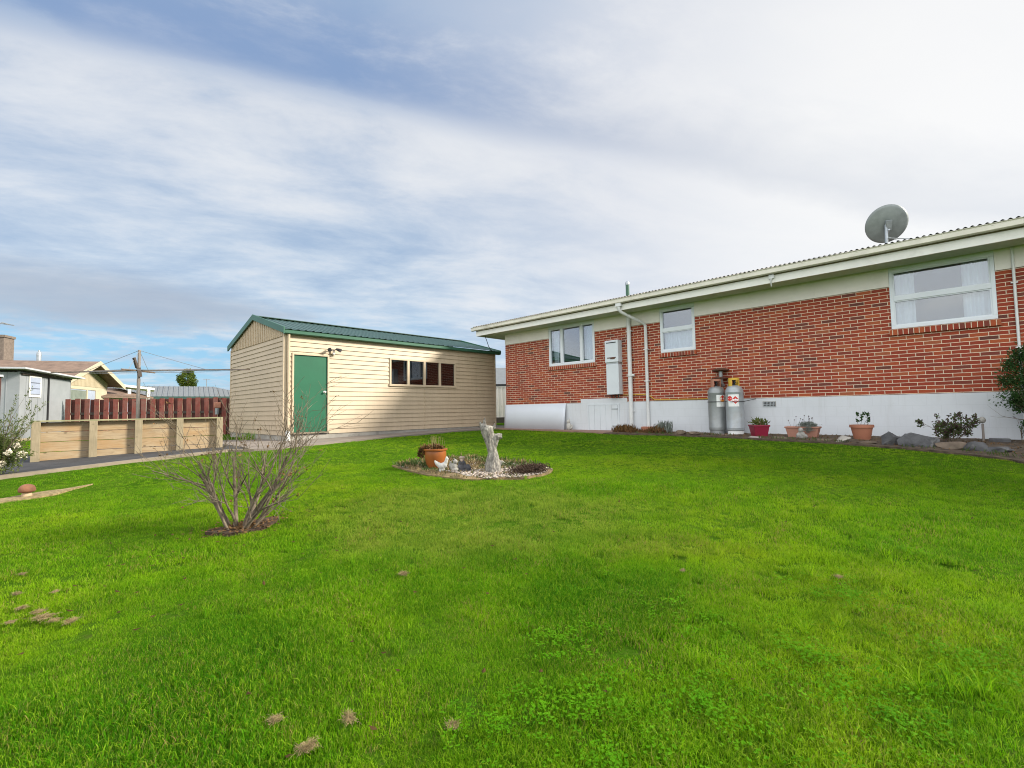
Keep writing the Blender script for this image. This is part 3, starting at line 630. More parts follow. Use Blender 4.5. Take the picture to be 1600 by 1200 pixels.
# roof: ribbed sheets
b = MB(); vs = []; xs = []
x = SX0-.06
while x < SX1+.12:
    for dx,h in ((0,0),(.12,0),(.14,.017),(.18,.017),(.20,0)):
        if x+dx < SX1+.16: xs.append((x+dx,h))
    x += .2
for X,h in xs:
    vs += [(X,SY-.16,EZ+.015+h),(X,RY,RZ+h),(X,SYB+.16,EZ+.015+h)]
b.add(vs,[q for i in range(len(xs)-1) for q in ((3*i,3*i+3,3*i+4,3*i+1),(3*i+1,3*i+4,3*i+5,3*i+2))]); b.build('roof', M['shedroof'], gar, fixn=False)
b = MB(); b.bar((SX0-.06,RY,RZ+.022),(SX1+.14,RY,RZ+.022),.26,.02); b.build('ridge_cap', M['shedroof'], gar)
b = MB(); b.prism([(SX0-.085,SY-.17,EZ-.10),(SX0-.085,SY-.17,EZ+.065),(SX0-.085,RY,RZ+.075),(SX0-.085,SYB+.17,EZ+.065),(SX0-.085,SYB+.17,EZ-.10),(SX0-.085,RY,RZ-.09)],(.035,0,0)); b.build('barge_board', M['shedgreen'], gar)
b = MB(); b.prism([(SX1+.14,SY-.17,EZ-.06),(SX1+.14,SY-.17,EZ+.055),(SX1+.14,RY,RZ+.065),(SX1+.14,SYB+.17,EZ+.055),(SX1+.14,SYB+.17,EZ-.06),(SX1+.14,RY,RZ-.05)],(.03,0,0)); b.build('barge_board', M['shedgreen'], gar)
b = MB(); gp = [(SY-.03,EZ+.0),(SY-.03,EZ-.105),(SY-.13,EZ-.105),(SY-.155,EZ-.085),(SY-.155,EZ-.01),(SY-.165,EZ+.002),(SY-.145,EZ+.002),(SY-.143,EZ-.09),(SY-.05,EZ-.09),(SY-.05,EZ)]
b.prism([(SX0-.04,y,z) for y,z in gp],(SX1-SX0+.21,0,0)); b.build('gutter', M['shedgreen'], gar, smooth=30)
b = MB(); b.box(DX0-.05,DX0-.002,SY-.045,SY+.03,DZ0-.03,DZ1+.05); b.box(DX1+.002,DX1+.05,SY-.045,SY+.03,DZ0-.03,DZ1+.05); b.box(DX0-.002,DX1+.002,SY-.045,SY+.03,DZ1+.002,DZ1+.05)
dr = b.build('door_frame', M['boardtrim'], gar, bevel=.003)
b = MB(); b.box(DX0,DX1,SY-.008,SY+.028,DZ0,DZ1); b.build('door', M['door'], dr, bevel=.003)
b = MB(); b.box(DX0-.04,DX1+.04,SY-.07,SY+.02,DZ0-.045,DZ0-.004); b.build('door_sill', M['kerb'], dr, bevel=.005)
b = MB(); b.tube([(5.79,SY-.008,.585),(5.79,SY-.02,.585)],.032,16); b.tube([(5.79,SY-.02,.585),(5.79,SY-.05,.585)],.012,10); b.blob((5.79,SY-.068,.585),(.03,.026,.03),2); b.build('handle', M['sticker'], dr, smooth=True)
b = MB(); t = .055
b.box(WX0,WX1,SY-.045,SY+.03,WZ1-t,WZ1); b.box(WX0-.02,WX1+.02,SY-.06,SY+.03,WZ0-.01,WZ0+t)
for xa in (WX0,WX1-t): b.box(xa,xa+t,SY-.045,SY+.03,WZ0+t,WZ1-t)
mul = [WX0+t+(WX1-WX0-2*t)*i/4 for i in range(5)]
for x in mul[1:4]: b.box(x-.04,x+.04,SY-.042,SY+.028,WZ0+t,WZ1-t)
wf = b.build('window', M['boardtrim'], gar, bevel=.004)
MB().box(9.137,9.143,SY-.0275,SY-.004,Z0+.003,WZ0-.02).build('board_joint', M['boardtrim'], gar)
for i in range(4):
    b = MB(); b.box(mul[i]+(0 if i==0 else .04),mul[i+1]-(0 if i==3 else .04),SY+.0,SY+.005,WZ0+t,WZ1-t); b.build('pane', M['shedpane'], wf)
b = MB(); b.tube([(4.80,SY-.085,2.10),(4.80,SY-.075,1.98),(4.80,SY-.075,-.45)],.037,14); dpp = b.build('downpipe', M['board'], gar, smooth=40)
b = MB(); b.tube([(4.80,SY-.075,-.44),(4.80,SY-.075,-.76)],.058,14); b.build('pipe_collar', M['pipewhite'], dpp, smooth=40)
lt = thing('security_light', (6.0,SY-.02,1.75), 'small twin headed security light above the green garage door', 'light')
b = MB(); b.box(5.95,6.06,SY-.07,SY-.015,1.66,1.76); b.build('base', M['boardtrim'], lt, bevel=.008)
for xx,dx in ((5.92,-.10),(6.10,.10)):
    b = MB(); b.tube([(6.0,SY-.06,1.74),(xx,SY-.10,1.80)],.012,8); b.tube([(xx,SY-.09,1.80),(xx+dx*.7,SY-.2,1.75)],[.03,.055],14); b.build('lamp_head', M['gnomedark'], lt, smooth=40)
b = MB(); b.blob((6.02,SY-.10,1.66),(.04,.04,.035),2); b.build('sensor', M['sticker'], lt, smooth=True)
b = MB(); b.tube([(11.25,12.20,2.62),(11.45,12.33,2.50),(11.75,12.55,2.33),(12.10,12.74,2.20),(12.18,12.76,2.10)],.011,7); tag(b.build('overhead_cable', M['black'], smooth=True), 'short dark cable hanging from the house eave to the garage gutter', 'cable')

# ------------------------------------------------------------------ sleeper wall on the driveway
FP = [(.16,12.22),(.94,12.16),(1.62,12.10),(2.30,12.04),(3.02,11.98)]
sw = thing('sleeper_fence', (.16,12.22,-.80), 'low fence of pale pine sleepers and square posts on the driveway', 'fence')
dirv = Vector((FP[-1][0]-FP[0][0],FP[-1][1]-FP[0][1],0)).normalized(); nrm = Vector((dirv.y,-dirv.x,0))
ang = math.atan2(dirv.y,dirv.x)
FTOP = -.075
for i,(x,y) in enumerate(FP):
    b = MB(); g = zg(x,y); q = Vector((x,y,0))
    b.bar(q+Vector((0,0,g-.05)),q+Vector((0,0,FTOP)),.12,.125,nrm); b.build('post', M['post'], sw, bevel=.006)
for i in range(4):
    a = Vector((*FP[i],0))-nrm*.075; c = Vector((*FP[i+1],0))-nrm*.075
    for k in range(4):
        hz = (FTOP+.01-(-.80))/4; z = FTOP-.005-hz*(k+.5)
        b = MB(); e = dirv*.012; j = random.uniform(-.004,.004)
        b.bar(a+e+nrm*j+Vector((0,0,z)),c-e+nrm*j+Vector((0,0,z)),.045,hz-.008); b.build('sleeper', M['sleeper'], sw, bevel=.005)
b = MB(); a = Vector((*FP[0],FTOP+.014))-dirv*.06-nrm*.03; c = Vector((*FP[-1],FTOP+.014))+dirv*.06-nrm*.03; b.bar(a,c,.17,.028); b.build('capping_rail', M['caprail'], sw, bevel=.004)

# ------------------------------------------------------------------ grey garden shed
gs = thing('garden_shed', (-.12,20.68,-.72), 'old pale grey lean-to garden shed with louvred window and door', 'shed', rz=math.radians(63), local=True)
# local: x runs along the lit wall (away), y to the left
Lx, Ly = 2.75, 2.2
b = MB(); zb = .10; H0, H1 = 2.14, 2.06
b.prism([(0,0,zb),(Lx,0,zb),(Lx,0,H1),(0,0,H0)],(0,.04,0))
for x in np.arange(.0,Lx+.01,.305): b.box(x-.012,x+.012,-.010,-.001,zb,2.04)
b.build('front_wall', M['greywall'], gs)
b = MB(); b.box(-.02,0,.0,Ly,zb,2.12); 
for y in np.arange(.3,Ly,.3): b.box(-.03,-.0201,y-.01,y+.01,zb,2.12)
b.box(Lx,Lx+.02,0,Ly,zb,2.0); b.box(0,Lx,Ly-.02,Ly,zb,2.0); b.build('side_wall', M['greywall'], gs)
b = MB(); b.prism([(-.30,-.28,2.20),(Lx+.35,-.28,2.11),(Lx+.35,-.28,2.16),(-.30,-.28,2.25)],(0,Ly+.4,0)); b.build('roof', M['greyroof'], gs, bevel=.004)
b = MB(); b.box(.05,Lx,-.05,-.005,2.045,2.10); b.build('eave_rail', M['darkgap'], gs)
b = MB(); b.box(0.42,1.02,-.03,-.012,1.38,1.45); b.box(.42,1.02,-.03,-.012,2.0,2.04); b.box(.42,.47,-.03,-.012,1.45,2.0); b.box(.97,1.02,-.03,-.012,1.45,2.0); wv = b.build('window_frame', M['fascia'], gs)
b = MB()
for k in range(3): b.prism([(.475,-.012,1.46+k*.18),(.965,-.012,1.46+k*.18),(.965,-.032,1.485+k*.18),(.475,-.032,1.485+k*.18)],(0,.0,.15))
b.build('louvres', M['louvre'], wv)
b = MB(); b.box(1.40,1.47,-.028,-.0105,.12,2.05); b.build('door_jamb', M['black'], gs)
b = MB(); b.box(1.475,Lx-.08,-.022,-.0112,.14,2.03); dd = b.build('door', M['greywall'], gs)
b = MB(); b.blob((2.45,-.035,1.25),.025,1); b.build('door_knob', M['black'], dd)
b = MB(); b.box(-.02,Lx,-.02,.05,.02,.098); b.build('bottom_plate', M['boardtrim'], gs)
for x in (.1,1.3,2.6):
    for y in (.05,2.0): MB().box(x,x+.12,y,y+.12,-.1,.02).build('pile', M['darkgap'], gs)

# ------------------------------------------------------------------ red paling fence
pf = thing('paling_fence', (2.0,19,-.7), 'dark red stained paling fence of alternating boards behind the driveway', 'fence')
pa = Vector((1.0,22.6,0)); pb = Vector((6.4,18.9,0)); L = (pb-pa).length; d = (pb-pa)/L; nn = Vector((d.y,-d.x,0))
if nn.y > 0: nn = -nn
f = MB(); bk = MB(); n = int(L/.29)
for i in range(n):
    q = pa+d*(.29*i+.08); tz = .63+.02*random.uniform(-1,1)+.02*i/n
    f.bar(q+nn*.022+Vector((0,0,-.85)),q+nn*.022+Vector((0,0,tz)),.15,.018,nn)
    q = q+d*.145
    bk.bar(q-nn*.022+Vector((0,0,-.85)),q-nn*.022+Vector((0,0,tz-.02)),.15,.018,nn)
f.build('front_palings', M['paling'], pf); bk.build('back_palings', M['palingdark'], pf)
for z in (.12,-.5): MB().bar(pa+Vector((0,0,z)),pb+Vector((0,0,z)),.024,.085).build('rail', M['darkgap'], pf)
fb = thing('feeder_box', (4.9,19.75,.25), 'small red topped box with white tub fixed to the paling fence', 'box')
q = pa+d*(L*.735)+nn*.12
b = MB(); b.box(q.x-.10,q.x+.10,q.y-.09,q.y+.03,.26,.46); b.build('box', M['collar'], fb, bevel=.01)
b = MB(); b.lathe([(.06,.02),(.075,.25)],(q.x,q.y-.03,0),14); b.build('tub', M['galv'], fb)
# ------------------------------------------------------------------ rotary clothesline
CX,CY = 1.05+.9,15.6
def dirpx(): pass
cl = thing('clothesline', (2.13,16.1,-.72), 'rotary clothesline with tall wooden pole and rusty arms behind sleeper fence', 'clothesline')
px_,py_ = 2.13,16.1
b = MB(); b.tube([(px_,py_,-.75),(px_,py_,1.0)],.042,10); b.tube([(px_,py_,1.0),(px_,py_,1.79)],.036,10); b.build('pole', M['polewood'], cl, smooth=40)
a45 = math.radians(-44); TIPS = []
for k,(ln) in enumerate((2.95,.6,2.3,.6)):
    a = a45+k*PI/2; tip = Vector((px_+ln*math.cos(a),py_+ln*math.sin(a),1.22)); TIPS.append(tip)
    b = MB(); b.tube([(px_,py_,1.235),tip],[.024,.018],8); b.build('arm', M['armmetal'], cl, smooth=40)
    b = MB(); b.tube([(px_,py_,1.78),tip.lerp(Vector((px_,py_,1.22)),.38)],.006,5); b.build('stay_wire', M['wire'], cl)
b = MB()
for s in (.45,.65,.85,.98):
    for k in range(4):
        p0 = Vector((px_,py_,1.24)).lerp(TIPS[k],s); p1 = Vector((px_,py_,1.24)).lerp(TIPS[(k+1)%4],s); b.tube([p0,(p0+p1)/2-Vector((0,0,.03)),p1],.003,4)
b.build('lines', M['wire'], cl)
b = MB(); b.bar((px_-.05,py_-.06,1.30),(px_-.13,py_-.14,1.56),.05,.06); b.bar((px_+.02,py_-.07,1.06),(px_-.02,py_-.07,1.3),.12,.08); b.build('winder', M['darkgap'], cl)

# ------------------------------------------------------------------ neighbours
def rot(o): return o
nb = thing('neighbour_house', (2.51,38.52,-.7), 'cream gabled neighbour house with brown roof beyond the paling fence', 'house', rz=math.radians(63), local=True)
# local x along the gable wall (away from us), -y is towards the sun side, ridge runs +y (left)
HW = 2.8; RH = 4.0; GB = RH-.39*HW
b = MB(); b.box(-HW,HW,0,.15,0,GB-.05); b.box(-HW,-HW+.15,.15,14,0,GB-.1); b.box(HW-.15,HW,.15,14,0,GB-.1); b.build('wall', M['yellowtrim'], nb)
b = MB(); b.prism([(-HW,-.02,GB-.34),(HW,-.02,GB-.34),(HW,-.02,GB-.02),(0,-.02,RH-.12),(-HW,-.02,GB-.02)],(0,.1,0)); 
for x in np.arange(-HW+.15,HW,.15):
    zt = GB+(RH-.2-GB)*(1-abs(x)/HW); b.box(x-.012,x+.012,-.032,-.0201,GB-.33,zt-.02)
b.build('gable', M['yellowwall'], nb)
b = MB(); ov = .75; sl = (RH-GB)/HW
for s in (-1,1):
    b.prism([(0,-ov,RH),(s*(HW+.6),-ov,RH-sl*(HW+.6)),(s*(HW+.6),-ov,RH-sl*(HW+.6)+.09),(0,-ov,RH+.09)],(0,15,0))
b.build('roof', M['brownroof'], nb)
b = MB()
for s in (-1,1): b.prism([(0,-ov-.03,RH-.16),(s*(HW+.62),-ov-.03,RH-sl*(HW+.62)-.16),(s*(HW+.62),-ov-.03,RH-sl*(HW+.62)+.11),(0,-ov-.03,RH+.11)],(0,.029,0))
b.build('barge_board', M['yellowtrim'], nb)
for (x0,x1,vm) in ((-2.7,1.35,(-2.05,.15)),):
    b = MB(); b.box(x0,x1,-.06,-.001,.85,.95); b.box(x0,x1,-.06,-.001,2.36,2.45)
    for x in (x0,*vm,x1-.12): b.box(x,x+.12,-.06,-.001,.95,2.36)
    w = b.build('window', M['yellowtrim'], nb)
    b = MB(); b.box(x0+.1,x1-.1,-.02,-.0012,.95,2.36); b.build('pane', M['louvre'], w)
    b = MB(); b.box(vm[0]+.12,vm[1],-.024,-.0201,.95,2.3); b.build('curtain', M['leafsilver'], w)
b = MB(); b.tube([(.3,2.38,3.8),(.3,2.38,4.42)],.11,12); b.tube([(.3,2.38,4.42),(.3,2.38,4.62)],[.12,.10],12); b.tube([(.3,2.38,4.62),(.3,2.38,4.74)],.05,10); b.build('flue', M['galv'], nb, smooth=40)
b = MB(); b.box(1.2,2.1,4.5,5.5,2.6,5.60); b.box(1.15,2.15,4.45,5.55,5.60,5.74); ch = b.build('chimney', M['chimney'], nb)
b = MB(); b.tube([(1.65,5.0,5.7),(1.65,5.0,6.6)],.03,6); b.bar((1.65,4.3,6.4),(1.65,5.7,6.6),.05,.05); b.bar((1.3,4.7,6.5),(2.0,4.7,6.5),.04,.04); b.build('aerial', M['wire'], ch)
wg = thing('neighbour_wing', (4.45,41.5,-.7), 'low brown roofed porch wing to the right of the cream gabled house', 'house', rz=math.radians(30), local=True)
b = MB(); b.box(-1.6,1.6,0,4,0,1.95); b.build('wall', M['yellowtrim'], wg)
b = MB(); b.prism([(-2.0,-.5,1.95),(2.0,-.5,1.95),(2.0,-.5,2.05),(-2.0,-.5,2.05)],(0,.01,0)); b.add([(-2,-.5,2.06),(2,-.5,2.06),(2,5,2.06),(-2,5,2.06),(-1.2,1.6,2.7),(1.2,1.6,2.7)],[(0,1,5,4),(1,2,5),(2,3,4,5),(3,0,4)]); b.build('roof', M['brownroof'], wg)
MB().box(-1.2,-.3,-.03,-.001,.8,1.7).build('window', M['louvre'], wg); MB().box(.2,1.2,-.03,-.001,.8,1.7).build('window', M['louvre'], wg)
cp = thing('carport', (5.5,43.0,-.7), 'flat white roofed carport on slim white posts', 'carport', rz=math.radians(-7.4), local=True)
b = MB(); b.prism([(-1.2,-1.0,2.84),(1.1,-1.0,2.54),(1.1,-1.0,2.70),(-1.2,-1.0,3.0)],(0,3,0)); b.build('roof', M['fascia'], cp)
for x,y in ((-.30,-.9),(.76,-.9),(-.30,1.8),(.76,1.8)):
    b = MB(); b.box(x-.09,x+.09,y-.09,y+.09,0,2.6); b.build('post', M['fascia'], cp)
gh = thing('hip_roof_house', (11.0,54.4,-.7), 'house with wide grey ribbed hip roof behind the paling fence', 'house', rz=math.radians(-11.3), local=True)
b = MB(); b.box(-6.5,5.6,0,8,0,2.45); b.build('wall', M['boardtrim'], gh)
b = MB(); z0,z1 = 2.5,3.72; b.add([(-7.2,-.5,z0),(6.2,-.5,z0),(6.2,8.5,z0),(-7.2,8.5,z0),(-7.0,4,z1-.06),(2.2,4,z1)],[(0,1,5,4),(1,2,5),(2,3,4,5),(3,0,4)])
for x in np.arange(-7.0,6.1,.42):
    top = min(1,(6.2-x)/4.0); b.bar((x,-.5,z0+.02),(x,-.5+4.4*top,z0+.02+(z1-z0)*top-.02),.08,.05)
b.build('roof', M['greytile'], gh)
b = MB(); b.box(-7.2,6.2,-.58,-.501,z0-.24,z0+.02); b.build('gutter', M['shedroof'], gh)
b = MB(); b.tube([(1.6,3.4,3.4),(1.6,3.4,4.5)],.03,6); b.bar((1.3,3.4,4.45),(1.9,3.4,4.45),.04,.04); b.build('aerial', M['wire'], gh)
rh = thing('far_house', (24.9,24.5,-.7), 'grey roofed house glimpsed in the gap between garage and brick house', 'house', rz=math.radians(-45), local=True)
b = MB(); b.box(-5,5,0,6,0,2.45); b.build('wall', M['cream'], rh)
b = MB(); b.add([(-5.5,-.5,2.55),(5.5,-.5,2.55),(5.5,6.5,2.55),(-5.5,6.5,2.55),(-2.4,3,4.1),(2.4,3,4.1)],[(0,1,5,4),(1,2,5),(2,3,4,5),(3,0,4)]); b.build('roof', M['greytile'], rh)
b = MB(); b.box(-5.5,5.5,-.56,-.501,2.28,2.6); b.build('gutter', M['black'], rh)
cf = thing('steel_fence', (17.3,16.6,-.7), 'cream ribbed steel fence between the garage and the brick house', 'fence', rz=math.radians(-45), local=True)
b = MB(); xs = []
x = -3.0
while x < 3:
    for dx,h in ((0,0),(.11,0),(.13,.03),(.17,.03),(.19,0)): xs.append((x+dx,h))
    x += .2
vs = [p for X,h in xs for p in ((X,-h,.34),(X,-h,1.85))]
b.add(vs,[(2*i,2*i+2,2*i+3,2*i+1) for i in range(len(xs)-1)]); b.box(-3,3,-.04,.03,1.85,1.9); b.build('steel_sheet', M['cream'], cf, fixn=False)
b = MB(); b.box(-3,3,-.06,.06,-.1,.339); b.build('base_board', M['darkgap'], cf)
tp = thing('timber_post', (-.62,17.2,-.72), 'brown timber post with grey cap at the left edge by garden shed', 'post')
b = MB(); b.box(-.84,-.42,17.0,17.4,-.8,1.02); b.build('post', M['palingdark'], tp); b = MB(); b.box(-.88,-.38,16.95,17.45,1.021,1.07); b.build('cap', M['greyroof'], tp)

# ------------------------------------------------------------------ plants
def rv(): 
    v = rng.normal(size=3); return v/np.linalg.norm(v)
def leafcloud(mb, centre, rad, n, L, w, shell=.5, up=.3, keep=None):
    for _ in range(n):
        u = rv(); r = shell+(1-shell)*random.random()
        nz = .75+.5*noise.noise(Vector(u)*2.3+Vector(centre))
        p = [centre[i]+u[i]*rad[i]*r*nz for i in range(3)]
        if keep and not keep(p): continue
        d = u*.7+rv()*.7; d[2] += up; k = random.uniform(.65,1.3)
        mb.leaf(p, d, rv(), L*k, w*k)
def branch(mb, p, d, L, r, depth, spread=.6, bend=.18, kids=(2,4), tips=None, up=.15, n=6):
    P = [Vector(p)]; d = Vector(d).normalized(); k = max(3,int(L/.06)); R = [r]
    for i in range(k):
        d = (d+Vector(rv())*bend+Vector((0,0,up*.1))).normalized(); P.append(P[-1]+d*L/k); R.append(r*(1-.55*(i+1)/k))
    mb.tube(P, R, n if r > .006 else 4, caps=False)
    if depth <= 0:
        if tips is not None: tips.append((P[-1],d))
        return
    for _ in range(random.randint(*kids)):
        i = random.randint(max(1,k//3),k); dd = (d+Vector(rv())*spread+Vector((0,0,up))).normalized()
        branch(mb, P[i], dd, L*random.uniform(.45,.75), max(.0022,R[i]*.62), depth-1, spread, bend, kids, tips, up, n)
# bare shrub
sx,sy = 1.34,4.66; sz = zg(sx,sy)
shr = thing('bare_shrub', (sx,sy,sz), 'leafless multi-stemmed shrub with grey lichened branches in the lawn', 'shrub')
rt = Vector((math.cos(.80),-math.sin(.80),0)); fw = Vector((math.sin(.80),math.cos(.80),0))
b = MB(); tips = []
stems = [(-.10,.02,(-.35,.1,1),.62,.026),(-.03,0,(-.02,.1,1),.70,.024),(.02,.05,(.25,.2,1),.78,.024),(.05,-.02,(.42,-.1,1),.70,.022),(.10,.03,(.62,.2,.9),.66,.017),(-.08,.05,(-.52,.2,.95),.74,.018),
         (.0,.08,(.12,.4,1),.86,.018),(.06,.04,(.62,.4,1),.66,.016),(.03,-.05,(.8,-.3,.75),.60,.014),(-.05,-.03,(-.35,-.3,1),.56,.014),(.08,-.02,(.9,.1,.65),.55,.012),(-.02,.03,(.05,-.35,1),.55,.015),(.02,0,(.35,.0,1.1),.80,.018)]
for ox,oy,dd,L,r in stems:
    p = Vector((sx,sy,sz-.04))+rt*ox+fw*oy; D = rt*dd[0]+fw*dd[1]+Vector((0,0,dd[2]))
    branch(b, p, D, L*.96, r*.86, 3, .78, .135, (3,4), tips, .22, 7)
b.build('branches', M['bark'], shr, smooth=True, fixn=False)
b = MB()
for p,d_ in tips:
    if random.random() < .07 or (random.random() < .35 and (p-Vector((sx,sy,sz))).dot(rt) > .42 and p.z < sz+.55): 
        for _ in range(random.randint(1,3)): b.leaf(p+Vector(rv())*.01, Vector(rv())+Vector((0,0,-.5)), rv(), random.uniform(.018,.035), .016)
b.build('withered_leaves', M['deadleaf'], shr, fixn=False)
b = MB()
for _ in range(420):
    a = random.uniform(0,2*PI); r = .27*abs(random.gauss(0,.6)); x = sx+.06+r*math.cos(a)*1.05; y = sy+r*math.sin(a)*.85
    b.leaf((x,y,zg(x,y)+.012+.02*random.random()), (*rv()[:2],.25*random.random()), (0,0,1), random.uniform(.025,.05), .02)
tag(b.build('leaf_litter', M['deadleaf'], fixn=False), 'brown dead leaf litter under the bare shrub', 'leaf litter', kind='stuff')
# right-hand bush
bx,by = 11.02,-.90
bush = thing('garden_bush', (bx,by,-.66), 'dense dark green bush at the right edge against the brick house', 'bush')
b = MB()
for k in range(9):
    a = 2*PI*k/9; branch(b,(bx+.06*math.cos(a),by+.06*math.sin(a),-.68),(.5*math.cos(a),.5*math.sin(a),1),.75,.016,2,.7,.12,(2,3))
b.build('stems', M['bark'], bush, smooth=True, fixn=False)
b = MB(); leafcloud(b,(bx,by,.30),(.66,.76,.78),9000,.036,.020,.45)
for k in range(20):
    u = rv(); c = (bx+u[0]*.46,by+u[1]*.50,.34+u[2]*.52); leafcloud(b,c,(.17,.17,.16),420,.034,.019,.2)
for c,rr,nn_ in (((bx-.05,by+.36,-.12),.13,150),((bx-.1,by+.30,-.36),.13,130),((bx-.2,by+.10,-.30),.17,260),((bx-.12,by+.40,.10),.11,110),((bx-.2,by-.1,-.48),.16,160)): leafcloud(b,c,(rr,rr,rr*.8),nn_,.034,.019,.1)
b.build('foliage', M['leafdark'], bush, fixn=False)
# left flowering bush
lx,ly = -.30,10.62; lz = zg(lx,ly)
lb = thing('flowering_bush', (lx,ly,lz), 'light green bush with cream flowers at the left edge beside the driveway', 'bush')
b = MB(); tp_ = []
for k in range(14):
    a = random.uniform(0,2*PI); branch(b,(lx,ly,lz),(.55*math.cos(a)+.12,.55*math.sin(a),1),.62,.010,2,.5,.10,(2,3),tp_)
for dd,L_ in (((.62,-.62,.9),.72),((.7,-.5,1.2),.62),((.5,-.5,1.5),.80)): branch(b,(lx,ly,lz+.15),dd,L_,.008,1,.35,.05,(2,3),tp_)
b.build('stems', M['bark'], lb, smooth=True, fixn=False)
b = MB()
for p,d_ in tp_:
    for _ in range(16):
        q = p-d_*random.uniform(0,.16); b.leaf(q+Vector(rv())*.012, d_+Vector(rv())*.8, rv(), random.uniform(.03,.05), .012)
leafcloud(b,(lx,ly,lz+.34),(.46,.46,.44),4600,.048,.018,.2); b.build('foliage', M['leafyellow'], lb, fixn=False)
b = MB()
for k in range(24):
    u = rv(); c = (lx+.05+u[0]*.27,ly-.05+u[1]*.27,lz+.36+u[2]*.18); leafcloud(b,c,(.05,.05,.045),60,.028,.022,.4)
b.build('flowers', M['petal'], lb, fixn=False)
# far conifer
ct = thing('round_conifer', (14.3,71.0,-.7), 'rounded green conifer showing above the grey hip roof', 'tree')
b = MB(); b.tube([(14.3,71.0,-.8),(14.3,71.0,4.6)],[.2,.07],8); b.build('trunk', M['bark'], ct)
b = MB()
for k in range(60):
    u = rv(); hh = u[2]; wd_ = .85 if hh < .3 else .55; c = (14.3+u[0]*wd_,71+u[1]*wd_,4.55+hh*1.05); leafcloud(b,c,(.42,.42,.36),80,.19,.10,.3)
b.build('crown', M['conifer'], ct, fixn=False)
# small shrub by the wall
def small_shrub(x,y,z,label,h,mats,nst,nl,name='small_shrub',cat='shrub',L=.045,W=.026,spread=.8):
    t = thing(name,(x,y,z),label,cat); b = MB(); tp = []
    for k in range(nst):
        a = 2*PI*k/nst+random.random(); branch(b,(x,y,z-.02),(spread*math.cos(a),spread*math.sin(a),1),h*.72,.007,2,.6,.12,(2,3),tp)
    b.build('stems', M['bark'], t, smooth=True, fixn=False)
    for mname,frac in mats:
        b = MB()
        for p,d_ in tp:
            for _ in range(int(nl*frac+random.random())):
                b.leaf(p-d_*random.uniform(0,.09)+Vector(rv())*.02, d_+Vector(rv()), rv(), L*random.uniform(.6,1.2), W)
        b.build('leaves', M[mname], t, fixn=False)
    return t
small_shrub(10.62,.27,-.66,'small purple and green leaved shrub among stones by the white base',.42,(('leafmid',9),('leafpurple',9)),15,1)
small_shrub(11.2,-.55,-.65,'tiny bare twiggy plant beside the dark green bush',.40,(('leafpurple',.6),),3,1,'twiggy_plant','plant',.05,.022,.3)
# dry weeds along the wall
wd = thing('dry_weeds', (11.2,6.0,-.64), 'low clump of dry brown weeds beneath the white downpipes', 'weeds')
b = MB()
for _ in range(900):
    t_ = random.random(); y = 6.86-1.45*t_; x = 11.0+random.uniform(-.18,.3); hgt = (.16+.07*math.sin(t_*9))*(.5+.7*random.random())
    if .55 < t_ < .62: hgt *= .6
    p = Vector((x,y,-.645)); dd = Vector((random.uniform(-.5,.3),random.uniform(-.5,.5),1.1)).normalized()
    b.leaf(p,dd,rv(),hgt,.014)
b.build('dry_stalks', M['deadleaf'], wd, fixn=False)
b = MB()
for _ in range(110):
    y = 5.50+random.gauss(0,.10); p = Vector((11.05+random.uniform(-.1,.1),y,-.64)); dd = Vector((random.uniform(-.3,.3),random.uniform(-.35,.35),1)); b.leaf(p,dd,rv(),random.uniform(.18,.36),.012)
b.build('grey_stalks', M['leafsilver'], wd, fixn=False)

# ------------------------------------------------------------------ pots by the wall
def pot_round(name,x,y,z,r0,r1,h,mat,label,rim=.02):
    t = thing(name,(x,y,z),label,'plant pot'); b = MB()
    b.lathe([(r0*.96,0),(r0,.01),(r1,h-.05),(r1+rim,h-.048),(r1+rim,h),(r1-.012,h),(r1-.018,h-.05),(.01,h-.05)],(x,y,z),36,caps=False); b.build('pot', mat, t, smooth=35)
    b = MB(); b.lathe([(.001,h-.040),(r1-.015,h-.045)],(x,y,z),24,caps=False); b.build('soil', M['soil'], t); return t
t = pot_round('terracotta_pot',10.62,1.46,-.645,.125,.165,.27,M['claypot'],'round terracotta pot holding a small leafy sprig against the white base')
b = MB(); tp = []
for k in range(4): branch(b,(10.62,1.46+.03*(k-1.5),-.42),(random.uniform(-.2,.2),-.5+.35*k-.4,1),.17,.005,1,.5,.1,(2,3),tp)
b.build('stems', M['bark'], t, fixn=False); b = MB()
for p,d_ in tp:
    for _ in range(12): b.leaf(p-d_*random.uniform(0,.07),d_+Vector(rv()),rv(),.042*random.uniform(.7,1.2),.028)
b.build('leaves', M['leafdark'], t, fixn=False)
t = thing('crimson_pot',(10.62,3.19,-.645),'square crimson plastic pot with yellow green foliage','plant pot'); b = MB()
r0,r1,h = .115,.150,.25; x,y,z = 10.62,3.19,-.642
def sq(r,hh,a=.65): return [(x+r*1.414*math.cos(a+PI/2*i+PI/4),y+r*1.414*math.sin(a+PI/2*i+PI/4),z+hh) for i in range(4)]
rings = [sq(r0,0),sq(r1,h-.035),sq(r1+.012,h-.034),sq(r1+.012,h),sq(r1-.008,h),sq(r1-.015,h-.05)]
vs = [p for r in rings for p in r]; b.add(vs,[(3,2,1,0)]+[(4*i+j,4*i+(j+1)%4,4*i+4+(j+1)%4,4*i+4+j) for i in range(5) for j in range(4)]+[(20,21,22,23)]); b.build('pot', M['crimson'], t, bevel=.006)
b = MB(); leafcloud(b,(x,y,z+h+.02),(.17,.19,.12),170,.085,.028,.2,.5,lambda p:p[2]>z+h-.03); b.build('leaves', M['leafyellow'], t, fixn=False)
b = MB()
